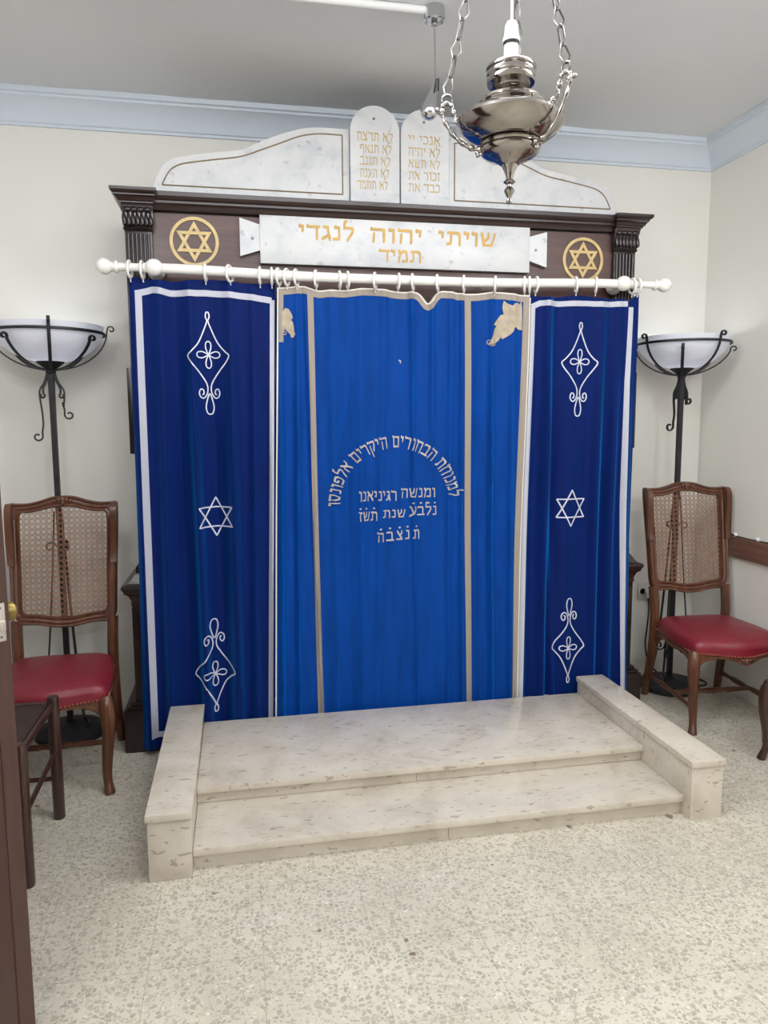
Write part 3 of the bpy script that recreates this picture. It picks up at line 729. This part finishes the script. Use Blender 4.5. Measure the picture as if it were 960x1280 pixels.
MB().lathe(col, 48).zs(KZ).build('collar', 'silver', t)
c_ = MB().lathe([(.019, .335), (.018, .414), (.016, .415)], 24).zs(KZ).build('candle_tube', 'candle', t)
MB().lathe([(.0185, .408), (.0195, .41), (.0195, .416), (.016, .418)], 24).zs(KZ).build('black_collar', 'black', c_)
s_ = MB().lathe([(.021, .416), (.021, .42), (.0165, .44), (.0165, .446), (.0155, .458), (.011, .467), (.005, .47)], 24).zs(KZ).build('bulb_socket', 'plastic', t)
MB().tube([(0, 0, .428), (.001, 0, .6), (-.004, .002, .75), (0, 0, ZC-LZ-.01)], .0028, 8).build('electric_cord', 'plastic', s_)
for az, dz in ((radians(172), -.012), (radians(-58), .014), (radians(62), 0)):
    d = Vector((cos(az), sin(az), 0)); z = Vector((0, 0, 1))
    q = lambda r, h: tuple(d*(r if r < .08 else .08+(r-.08)*.84)+z*(h+dz*min(1, max(0, (h-.15)/.08))))
    mb = MB()
    main_ = catmull([q(.074, .142), q(.094, .143), q(.122, .155), q(.152, .182), q(.176, .218), q(.188, .246), q(.186, .264), (q(.173, .271)), q(.158, .263), q(.154, .246)], 6)
    mb.tube(main_, [.0052+.0012*sin(i*1.1) for i in range(len(main_))], 10)
    inner = catmull([q(.154, .246), q(.148, .236), q(.15, .225), q(.13, .214)], 5)
    mb.tube(inner, .004, 8)
    for rr_, h in ((.077, .142), (.1, .146), (.153, .246), (.187, .25), (.133, .217)): mb.ball(q(rr_, h), .0085, 12)
    mb.tube([q(.186, .25), q(.2, .253)], .0035, 8); mb.ball(q(.202, .254), .006, 10)
    mb.tube([q(.066, .136), q(.078, .128), q(.086, .136)], .004, 8); mb.ball(q(.08, .127), .006, 10)
    mb.zs(KZ); mb.build('arm', 'silver', t)
    # chain
    top = Vector((0, 0, ZC-LZ-.05))+d*.012; bot = Vector(q(.174, .29*KZ)) 
    v = top-bot; L = v.length; v.normalize(); mb = MB()
    mb.tube([Vector(q(.173, .281*KZ))+(d*cos(a)+z*sin(a))*.012 for a in [2*pi*k/16 for k in range(16)]], .003, 8, closed=True)
    side = v.cross(Vector((0, 1, 0))).normalized(); fwd = side.cross(v)
    n = int(L/.043); 
    for k in range(n):
        c0 = bot+v*(k*L/n); ax = side if k % 2 == 0 else (fwd*.85+side*.5).normalized()
        l = L/n+.006
        link = [c0+v*(l*b)+ax*a for a, b in ((-.003, 0), (-.0125, .36), (-.003, 1), (.003, 1), (.0125, .36), (.003, 0))]
        if k % 2: link = [c0+v*(l*b)+ax*a for a, b in ((-.003, 0), (-.0065, .15), (-.0065, .85), (-.003, 1), (.003, 1), (.0065, .85), (.0065, .15), (.003, 0))]
        mb.tube(link, .0024, 6, closed=True)
    mb.build('chain', 'silverd', t)
MB().lathe([(.0, .96), (.02, .958), (.025, .965), (.02, .985), (.045, .99), (.05, 1.003), (.0, 1.0035)], 24).build('ceiling_rose', 'silverd', t)

# pulley with counterweight, and the conduit
PX, PY = .763, 2.877
t = thing('ceiling_pulley', 'chrome ceiling mount with thin rod and teardrop weight behind the hanging lamp', 'pulley', (PX, PY, ZC))
MB().lathe([(.036, -.003), (.038, -.03), (.04, -.033), (.04, -.05), (.034, -.054), (.034, -.045), (.012, -.045), (.01, -.062), (.006, -.066)], 28).build('mount', 'chrome', t)
MB().tube([(0, 0, -.06), (.005, 0, -.262)], .0042, 8).build('rod', 'chrome', t)
t2 = bmesh.new(); mb = MB()
drop = [(.004, 0), (.008, -.006), (.01, -.018), (.017, -.05), (.026, -.08), (.0325, -.104), (.032, -.12), (.024, -.134), (.01, -.141), (0, -.142)]
mb.lathe([(r, -z) for r, z in drop], 28, (.004, 0, -.268), (-.24, -.05, -1)); wgt = mb.build('teardrop_weight', 'chrome', t)
MB().tube([(.014, -.006, -.255), (.014, -.008, -.3)], .0032, 6).tube([(.006, -.008, -.258), (-.004, -.02, -.31)], .003, 6).build('pulley_fork', 'iron', wgt)
mb = MB().tube([(XL, PY, ZC-.016), (PX-.034, PY, ZC-.016)], .014, 14)
o = rooted(mb.build('electrical_conduit', 'plastic'), ((XL+PX)/2, PY, ZC-.016))
tag(o, 'white tube running along the ceiling to the chrome mount', 'conduit')

# ------------------------------------------------------------------ torchere lamps
BULB = .7
def torchere(label, loc, rz, spin, scr):
    t = thing('floor_lamp', label, 'floor lamp', loc, rz, 'wrought iron floor lamps beside the ark')
    MB().lathe([(.0, .0), (.158, .0), (.165, .008), (.164, .028), (.15, .04), (.06, .048), (.032, .058), (.022, .068)], 40).build('base', 'iron', t)
    MB().tube([(0, 0, .05), (0, 0, 1.0), (0, 0, 1.55), (0, 0, 1.745)], [.0175, .0165, .0165, .019], 4, up=(1, 0, 0)).build('pole', 'iron', t, smooth=20)
    MB().lathe([(.012, 1.735), (.024, 1.745), (.022, 1.752), (.03, 1.765), (.06, 1.788), (.062, 1.793), (.02, 1.795)], 32).build('bowl_holder', 'iron', t)
    pr = []
    for i in range(17):
        a = radians(14+ (90-14)*i/16); pr.append((.238*sin(a), 1.955-.168*cos(a)))
    inn = [(max(.001, r-.006), z+.004 if i < 16 else z) for i, (r, z) in enumerate(pr)]
    MB().lathe([(.02, 1.786)]+pr+inn[::-1]+[(.02, 1.794)], 56).build('glass_bowl', 'bowl', t)
    bl = bpy.data.lights.new('bulb_light', 'POINT'); bl.energy = BULB; bl.shadow_soft_size = .03; bl.color = (.9, .94, 1)
    bo = bpy.data.objects.new('bulb_light', bl); C.objects.link(bo); bo.parent = t; bo.location = (0, 0, 1.87)
    MB().lathe([(.0, 1.795), (.016, 1.795), (.016, 1.815), (.011, 1.818), (.012, 1.83)], 16).build('bulb_holder', 'plastic', t)
    MB().tube([(.2425*cos(2*pi*k/56), .2425*sin(2*pi*k/56), 1.921) for k in range(56)], .0075, 6, closed=True, flat=(1, .55)).build('rim_ring', 'iron', t)
    for k in range(8):
        az = spin+k*pi/4; d = Vector((cos(az), sin(az), 0)); tl = k % 2 == 0
        q = lambda r, z: tuple(d*r+Vector((0, 0, z)))
        pts = []
        for i in range(13):
            a = radians(6+(84 if tl else 62)*i/12); pts.append(q(.252*sin(a), 1.945-.19*cos(a)))
        if tl:
            pts += [q(a, b) for a, b in ((.254, 1.945),)]
            sp = spiral((.271, 1.95), .017, .006, pi, pi-2*pi*.95, 16)
        else:
            r_, z_ = .252*sin(radians(68)), 1.945-.19*cos(radians(68))
            sp = spiral((r_+.018, z_+.012), .018, .006, radians(200), radians(200)-2*pi*.9, 16)
        pts += [q(a, b) for a, b in sp]
        up = Vector((-d.y, d.x, 0))
        MB().tube(pts, .0085 if tl else .0095, 6, flat=(1.0, .42), up=up).build('strap', 'iron', t)
    for k, (az, ln, rc_) in enumerate(scr):
        d = Vector((cos(radians(az)), sin(radians(az)), 0)); q = lambda r, z: tuple(d*r+Vector((0, 0, z)))
        zz = 1.72-ln
        pts = [q(a, b) for a, b in cat2([(.016, 1.745), (.03, 1.70), (.05, 1.665), (.052, 1.63), (.046, 1.6-.2*(ln-.1)), (.044, zz+.06), (.05, zz+.02)], 5)]
        pts += [q(a, b) for a, b in spiral((.05+rc_*.75, zz+.0), rc_*.8, .009, radians(170), radians(170+330), 18)]
        MB().tube(pts, .0075, 6, flat=(1, .55), up=Vector((-d.y, d.x, 0))).build('hanging_scroll', 'iron', t)
        lf = [q(a, b) for a, b in cat2([(.015, 1.735), (.024, 1.70), (.036, 1.67), (.036, 1.645)], 5)]+[q(a, b) for a, b in spiral((.03+.012, 1.638), .012, .005, radians(120), radians(120+320), 12)]
        MB().tube(lf, .010, 6, flat=(1, .5), up=Vector((-d.y, d.x, 0))).build('leaf_curl', 'iron', t)
    for k in range(3):
        az = spin+radians(270+120*k); d = Vector((cos(az), sin(az), 0)); q = lambda r, z: tuple(d*r+Vector((0, 0, z)))
        pts = [q(a, b) for a, b in cat2([(.02, 1.1), (.035, .9), (.06, .6), (.085, .35), (.11, .16), (.14, .07)], 6)]
        pts += [q(a, b) for a, b in spiral((.14, .10), .03, .014, radians(-90), radians(220), 14)]
        MB().tube(pts, .007, 6, flat=(1, .6), up=Vector((-d.y, d.x, 0))).build('strut', 'iron', t)
        sp = [q(a, b) for a, b in cat2([(.02, .3), (.05, .22), (.085, .2)], 5)]+[q(a, b) for a, b in spiral((.085, .225), .028, .01, radians(-80), radians(240), 14)]
        MB().tube(sp, .006, 6, flat=(1, .6), up=Vector((-d.y, d.x, 0))).build('base_scroll', 'iron', t)
        lf = [q(a, b) for a, b in spiral((.045, .93), .028, .008, radians(180), radians(-140), 12)]
        MB().tube(lf, .008, 6, flat=(1, .5), up=Vector((-d.y, d.x, 0))).build('leaf_curl', 'iron', t)
    return t
torchere('black wrought iron floor lamp with white bowl behind the left cane chair', (-.842, 3.70, 0), 0, radians(-77), ((192, .27, .026), (12, .17, .026)))
torchere('black wrought iron floor lamp with white bowl behind the right cane chair', (2.372, 3.692, 0), 0, radians(-167.7), ((195, .24, .034), (20, .10, .026)))

# ------------------------------------------------------------------ cane back chairs
def make_chair(name, label, loc, rz):
    t = thing(name, label, 'chair', loc, rz, 'cane back chairs with red seats')
    FRx, FRy, RRx, RRy = .245, -.235, .205, .24
    def front(u): return (-FRx+2*FRx*u, FRy-.045*sin(pi*u)**1.3+.012*sin(pi*u*2)**2)
    def side(u, s_): return (s_*(FRx+(RRx-FRx)*u), FRy+(RRy-FRy)*u)
    n = 28
    # seat rails: carved serpentine apron
    mb = MB()
    def strip(path, lo, hi, th):
        rows = []
        c0 = Vector((0, 0))
        for i, (x, y) in enumerate(path):
            nrm = Vector((x, y)).normalized()*th; u = i/(len(path)-1)
            l, h = lo(u), hi(u)
            rows.append([(x, y, l+.004), (x+nrm.x*.25, y+nrm.y*.25, l+.006), (x+nrm.x*.25, y+nrm.y*.25, l+.016), (x, y, l+.02), (x, y, h), (x-nrm.x, y-nrm.y, h), (x-nrm.x, y-nrm.y, l)])
        mb.grid(rows, closed_u=True, cap=True)
    arch = lambda u: .292+.08*(1-exp(-min(u, 1-u)*.49/.04))-.03*exp(-((u-.5)/.12)**2)
    strip([front(i/n) for i in range(n+1)], arch, lambda u: .41, .022)
    for s_ in (-1, 1): strip([side(i/14, s_) for i in range(15)], lambda u: .292+.076*(1-exp(-min(u, 1-u)*.48/.04))-.014*exp(-((u-.5)/.14)**2), lambda u: .41, .022)
    strip([(-RRx+2*RRx*i/6, RRy) for i in range(7)], lambda u: .345, lambda u: .41, .022)
    fr = mb.build('seat_frame', 'chair', t)
    mb = MB()
    for a, b, r in ((0, 0, .013), (.017, .003, .009), (-.017, .003, .009), (.03, .008, .006), (-.03, .008, .006), (0, -.014, .008)): mb.ball((a, FRy-.052, .366+b), r, 10, (1, .6, 1.2))
    mb.build('carved_shell', 'chair', fr)
    # cushion
    out = [front(i/n) for i in range(n+1)]+[side(i/14, 1) for i in range(1, 15)]+[(RRx-2*RRx*i/8, RRy-.005) for i in range(1, 8)]+[side(1-i/14, -1) for i in range(0, 14)]
    for _ in range(4):                                     # soften the corners
        q_ = out[:]
        out = [tuple((q_[i-1][k]+2*q_[i][k]+q_[(i+1) % len(q_)][k])/4 for k in (0, 1)) for i in range(len(q_))]
    out = [(x*(1+.035*exp(-((y-.02)/.14)**2)), y) for x, y in out]
    rows = []
    for sc, zz in ((1.012, .398), (1.022, .418), (1.012, .438), (.972, .452), (.9, .464), (.74, .475), (.42, .484), (.1, .487)):
        rows.append([(x*sc, y*sc, zz-(.016*exp(-((x/.16)**2))*(1 if zz < .4 and y < -.2 else 0))) for x, y in out])
    mb = MB(); mb.grid(rows, closed_u=True, cap=True); mb.build('seat_cushion', 'leather', t, smooth=50)
    mb = MB()
    m_ = [front(i/34) for i in range(35)]+[side(i/26, 1) for i in range(1, 26)]+[side(i/26, -1) for i in range(1, 26)]
    for x, y in m_:
        dz = -.014*exp(-((x/.16)**2)) if y < -.22 else 0
        mb.ball((x*1.014, y*1.014, .4+dz), .0048, 6)
    mb.build('nailhead_trim', 'nail', t)
    # front legs
    for s_ in (-1, 1):
        pts = catmull([(s_*.236, FRy+.012, .405), (s_*.240, FRy+.002, .37), (s_*.244, FRy-.004, .32), (s_*.242, FRy-.003, .24), (s_*.232, FRy+.01, .14), (s_*.23, FRy+.008, .07), (s_*.236, FRy-.004, .025), (s_*.24, FRy-.01, 0)], 4)
        rad = [.024+.006*sin(pi*min(1, i/12)) if i < 12 else .024-.006*sm((i-12)/10)+.004*sm((i-22)/5) for i in range(len(pts))]
        lg = MB().tube(pts, rad, 10, up=(1, 0, 0)).build('leg', 'chair', t)
        gro = [(p.x*1.0+s_*rad[i]*.35, p.y-rad[i]*.93, p.z) for i, p in enumerate(pts)][3:20]
        MB().tube(gro, .0035, 6).build('carved_groove', 'chair', lg)
    # rear legs running up into the back
    by = lambda z: RRy-.01+max(0, z-.45)*.17
    for s_ in (-1, 1):
        pts = catmull([(s_*.215, RRy+.06, 0), (s_*.212, RRy+.045, .08), (s_*.206, RRy+.012, .24), (s_*.204, RRy, .38), (s_*.205, by(.5), .5), (s_*.208, by(.62), .62)], 5)
        MB().tube(pts, [.019+.006*sm(i/14) for i in range(len(pts))], 8, up=(1, 0, 0)).build('leg', 'chaird' if s_ > 9 else 'chair', t)
    # back frame
    O = [(0, 1.178), (.05, 1.174), (.10, 1.158), (.15, 1.147), (.2, 1.146), (.232, 1.148), (.24, 1.12), (.238, 1.0), (.232, .85), (.228, .72), (.226, .65), (.215, .615), (.19, .602), (.13, .6), (.08, .592), (.04, .584), (0, .582)]
    I = [(0, 1.128), (.05, 1.125), (.10, 1.112), (.15, 1.104), (.172, 1.104), (.184, 1.1), (.19, 1.08), (.19, 1.0), (.187, .85), (.185, .72), (.184, .67), (.176, .652), (.16, .645), (.12, .642), (.08, .634), (.04, .628), (0, .626)]
    full = lambda L_: L_+[(-x, z) for x, z in L_[-2:0:-1]]
    Oc, Ic = cat2(full(O), 3, True), cat2(full(I), 3, True)
    def P(x, z, d): return (x, by(z)-d, z)
    rows = [[P(x, z, d) for x, z in Oc] for d in (-.016, .012)]
    rows += [[P(a[0]*(1-k)+b[0]*k, a[1]*(1-k)+b[1]*k, d) for a, b in zip(Oc, Ic)] for k, d in ((.12, .018), (.3, .012), (.5, .016), (.72, .011), (.9, .016))]
    rows += [[P(x, z, d) for x, z in Ic] for d in (.01, -.016)]
    mb = MB(); mb.grid(rows, closed_u=True, closed_v=True); bf = mb.build('back_frame', 'chair', t, smooth=50)
    mb = MB()
    for a, b, r in ((0, 1.162, .013), (.018, 1.16, .010), (-.018, 1.16, .010), (.036, 1.155, .008), (-.036, 1.155, .008), (0, 1.146, .009)): mb.ball(P(a, b, .016), r, 10, (1, .7, 1.3))
    mb.build('carved_crest', 'chair', bf)
    for s_ in (-1, 1):                                     # forward wings on the upper stiles
        pf = cat2([(.0, 1.146), (.03, 1.148), (.052, 1.13), (.056, 1.09), (.046, 1.02), (.034, .95), (.03, .9), (.034, .872)], 4)
        poly = [(-.012, 1.14)]+pf+[(.012, .868), (-.012, .868)]
        xw0, xw1 = (.212, .24) if s_ > 0 else (-.24, -.212)
        MB().prism(poly, xw0, xw1, lambda a, b, d: (d*(.97 if b < .95 else 1), by(b)-a, b)).build('wing', 'chair', bf, smooth=45)
    # woven cane, real strands
    mb = MB(); x0, x1, z0, z1 = -.196, .196, .615, 1.135; pt = .0243
    def inside(x, z):
        lim = 1.13+.0*x; top = 1.106+.03*exp(-(x/.08)**2); bot = .648-.022*exp(-(x/.08)**2)
        return abs(x) < .193 and bot-.012 < z < top+.012
    def strand(a, b, wd, d):
        # clip by sampling
        n_ = 40; P_ = [(a[0]+(b[0]-a[0])*i/n_, a[1]+(b[1]-a[1])*i/n_) for i in range(n_+1)]
        ins = [p for p in P_ if inside(*p)]
        if len(ins) < 2: return
        a, b = ins[0], ins[-1]; L_ = math.hypot(b[0]-a[0], b[1]-a[1]);
        if L_ < .01: return
        nx_, nz_ = -(b[1]-a[1])/L_*wd/2, (b[0]-a[0])/L_*wd/2
        q = [(a[0]+nx_, a[1]+nz_), (b[0]+nx_, b[1]+nz_), (b[0]-nx_, b[1]-nz_), (a[0]-nx_, a[1]-nz_)]
        lo = [mb.bm.verts.new(P(x, z, d)) for x, z in q]; hi = [mb.bm.verts.new(P(x, z, d+.0012)) for x, z in q]
        mb.bm.faces.new(lo[::-1]); mb.bm.faces.new(hi)
        for i in range(4): mb.bm.faces.new([lo[i], lo[(i+1) % 4], hi[(i+1) % 4], hi[i]])
    k = 0; x = -8*pt
    for i in range(-8, 9):
        for o_ in (-.003, .003): strand((i*pt+o_, z0), (i*pt+o_, z1), .0014, 0)
    nzr = int((z1-z0)/pt)
    for j in range(nzr+1):
        for o_ in (-.003, .003): strand((x0, z0+j*pt+o_), (x1, z0+j*pt+o_), .0014, .0012)
    H = z1-z0; H2 = round(H/pt)*pt
    for i in range(-34, 20):
        xa = i*pt+pt*.5
        strand((xa, z0), (xa+H, z0+H), .0017, .0024); 
        strand((xa+H2, z0), (xa+H2-H, z0+H), .0017, .0036)
    mb.build('cane_panel', 'cane', t, smooth=0)
    # stretchers
    mb = MB()
    for s_ in (-1, 1):
        a, b = Vector((s_*.232, FRy+.012, .12)), Vector((s_*.21, RRy+.035, .12))
        mb = MB(); mb.tube([a.lerp(b, i/10)+Vector((-s_*.012*sin(pi*i/10), 0, 0)) for i in range(11)], [.011+.003*cos(i*1.9) for i in range(11)], 8, flat=(1.2, .9)); mb.build('stretcher', 'chair', t)
    mb = MB(); mb.tube([(-.212+.424*i/14, .0, .12) for i in range(15)], [.011, .011, .012, .013, .014, .011, .014, .016, .014, .011, .014, .013, .012, .011, .011], 10); mb.build('stretcher', 'chair', t)
    return t
lchair = make_chair('dining_chair', 'cane back chair with red leather seat at the left, behind the door edge', (-.80, 3.285, 0), radians(1))
ch = copy_tree(lchair); ch.location = (2.375, 3.312, 0); ch.rotation_euler = (0, 0, radians(-4))
ch['label'] = 'cane back chair with red leather seat at the right, before the brown rail'
# third chair: only one leg reaches into the picture
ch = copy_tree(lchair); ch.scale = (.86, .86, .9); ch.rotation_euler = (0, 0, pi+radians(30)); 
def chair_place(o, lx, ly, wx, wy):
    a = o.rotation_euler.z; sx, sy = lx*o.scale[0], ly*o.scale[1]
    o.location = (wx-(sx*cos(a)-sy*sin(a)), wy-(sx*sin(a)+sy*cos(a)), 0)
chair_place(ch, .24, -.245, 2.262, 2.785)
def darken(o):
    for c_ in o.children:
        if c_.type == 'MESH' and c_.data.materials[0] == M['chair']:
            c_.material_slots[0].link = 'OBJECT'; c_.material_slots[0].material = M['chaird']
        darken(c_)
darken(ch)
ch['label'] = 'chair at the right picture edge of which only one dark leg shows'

# ------------------------------------------------------------------ stool by the door
t = thing('wooden_stool', 'low dark wooden stool with round legs beside the door edge at the left', 'stool', (-.91, 2.665, 0))
xs, ys = (-1.1, -.716), (2.452, 2.885)
for x in xs:
    for y in ys:
        MB().lathe([(.019, 0), (.0215, .004), (.0215, .478), (.019, .486), (.012, .488)], 20, (x, y, 0)).build('leg', 'chaird', t, world=True)
for x in xs:
    MB().tube([(x, ys[0], .455), (x, ys[1], .455)], .012, 10).build('seat_rail', 'chaird', t, world=True)
    MB().tube([(x, ys[0], .24), (x, ys[1], .27)], .009, 10).build('stretcher', 'chaird', t, world=True)
for y in ys:
    MB().tube([(xs[0], y, .455), (xs[1], y, .455)], .012, 10).build('seat_rail', 'chaird', t, world=True)
MB().tube([(xs[0], ys[1], .16), (xs[1], ys[1], .16)], .009, 10).build('stretcher', 'chaird', t, world=True)
MB().box((xs[0]+.012, ys[0]+.012, .43), (xs[1]-.012, ys[1]-.012, .462), .008).build('seat', 'seatdark', t, world=True)

# ------------------------------------------------------------------ open door at the left picture edge
d0 = Vector((-.537, 1.70, 0)); hinge = Vector((-1.17, 2.31, 0)); dv = (hinge-d0).normalized(); nv = Vector((dv.y, -dv.x, 0))  # nv: towards the stool
if nv.y < 0: nv = -nv
door = bpy.data.objects.new('door_1', None); C.objects.link(door); door.location = d0; struct(door)
W = (hinge-d0).length; Mt = Matrix((( dv.x, nv.x, 0, d0.x), (dv.y, nv.y, 0, d0.y), (0, 0, 1, 0), (0, 0, 0, 1)))
def dput(mb, name, mat, parent, smooth=38):
    bmesh.ops.transform(mb.bm, matrix=Mt, verts=mb.bm.verts); return mb.build(name, mat, parent, smooth=smooth, world=True)
TD = .042
mb = MB().box((0.003, 0, .01), (W, TD, 2.05), .002); leafd = dput(mb, 'door_leaf', 'door', door)
mb = MB().box((0, .003, .01), (.0035, TD-.003, 2.05)); dput(mb, 'edge_lipping', 'doore', door)
for z0, z1 in ((.2, .9), (1.2, 1.9)):
    for y0, y1 in ((-.006, .0), (TD, TD+.006)):
        mb = MB().box((.14, y0, z0), (W-.14, y1, z1), .003); dput(mb, 'raised_panel', 'door', leafd)
pl = dput(MB().box((-.003, .008, 1.03), (.0005, .030, 1.115), .001), 'latch_plate', 'plate', door)
dput(MB().box((-.013, .013, 1.055), (-.002, .026, 1.078), .003), 'latch_bolt', 'plate', pl)
for z in (1.04, 1.105): dput(MB().lathe([(.003, 0), (.003, .0012), (0, .0015)], 10, (-.003, .019, z), (-1, 0, 0)), 'screw', 'screw', pl)
for sg, y in ((1, TD), (-1, 0)):
    k = MB().lathe([(.023, 0), (.023, .004), (.010, .007), (.009, .02), (.016, .026), (.0225, .036), (.022, .046), (.014, .054), (0, .056)], 24, (.072, y, 1.075), (0, sg, 0))
    dput(k, 'door_knob', 'brass', door)

# ------------------------------------------------------------------ outlet and cord
t = thing('wall_outlet', 'ivory socket plate on the back wall between ark and right chair', 'outlet', (2.35, YB, .505))
pl = MB().box((2.305, YB-.009, .455), (2.395, YB, .555), .003).build('plate', 'outlet', t, world=True)
MB().lathe([(.022, 0), (.022, .002), (.018, .002), (.018, -.002)], 20, (2.335, YB-.009, .505), (0, -1, 0)).build('socket_hole', 'outlet', pl, world=True)
pts = catmull([(2.361, YB-.03, .475), (2.36, YB-.04, .4), (2.352, YB-.045, .3), (2.34, YB-.05, .2), (2.35, YB-.07, .1), (2.4, YB-.09, .03), (2.46, YB-.1, .006), (2.53, 3.83, .006), (2.6, 3.79, .006), (2.62, 3.72, .006), (2.59, 3.67, .006), (2.54, 3.675, .006), (2.525, 3.69, .012)], 8)
cord = thing('power_cord', 'black power cord hanging from the socket to the right floor lamp', 'cord', (2.361, YB-.03, .475))
MB().tube(pts, .0045, 8).build('cable', 'black', cord, world=True)
MB().box((2.343, YB-.04, .468), (2.379, YB-.0095, .51), .006).build('plug', 'outlet', cord, world=True)
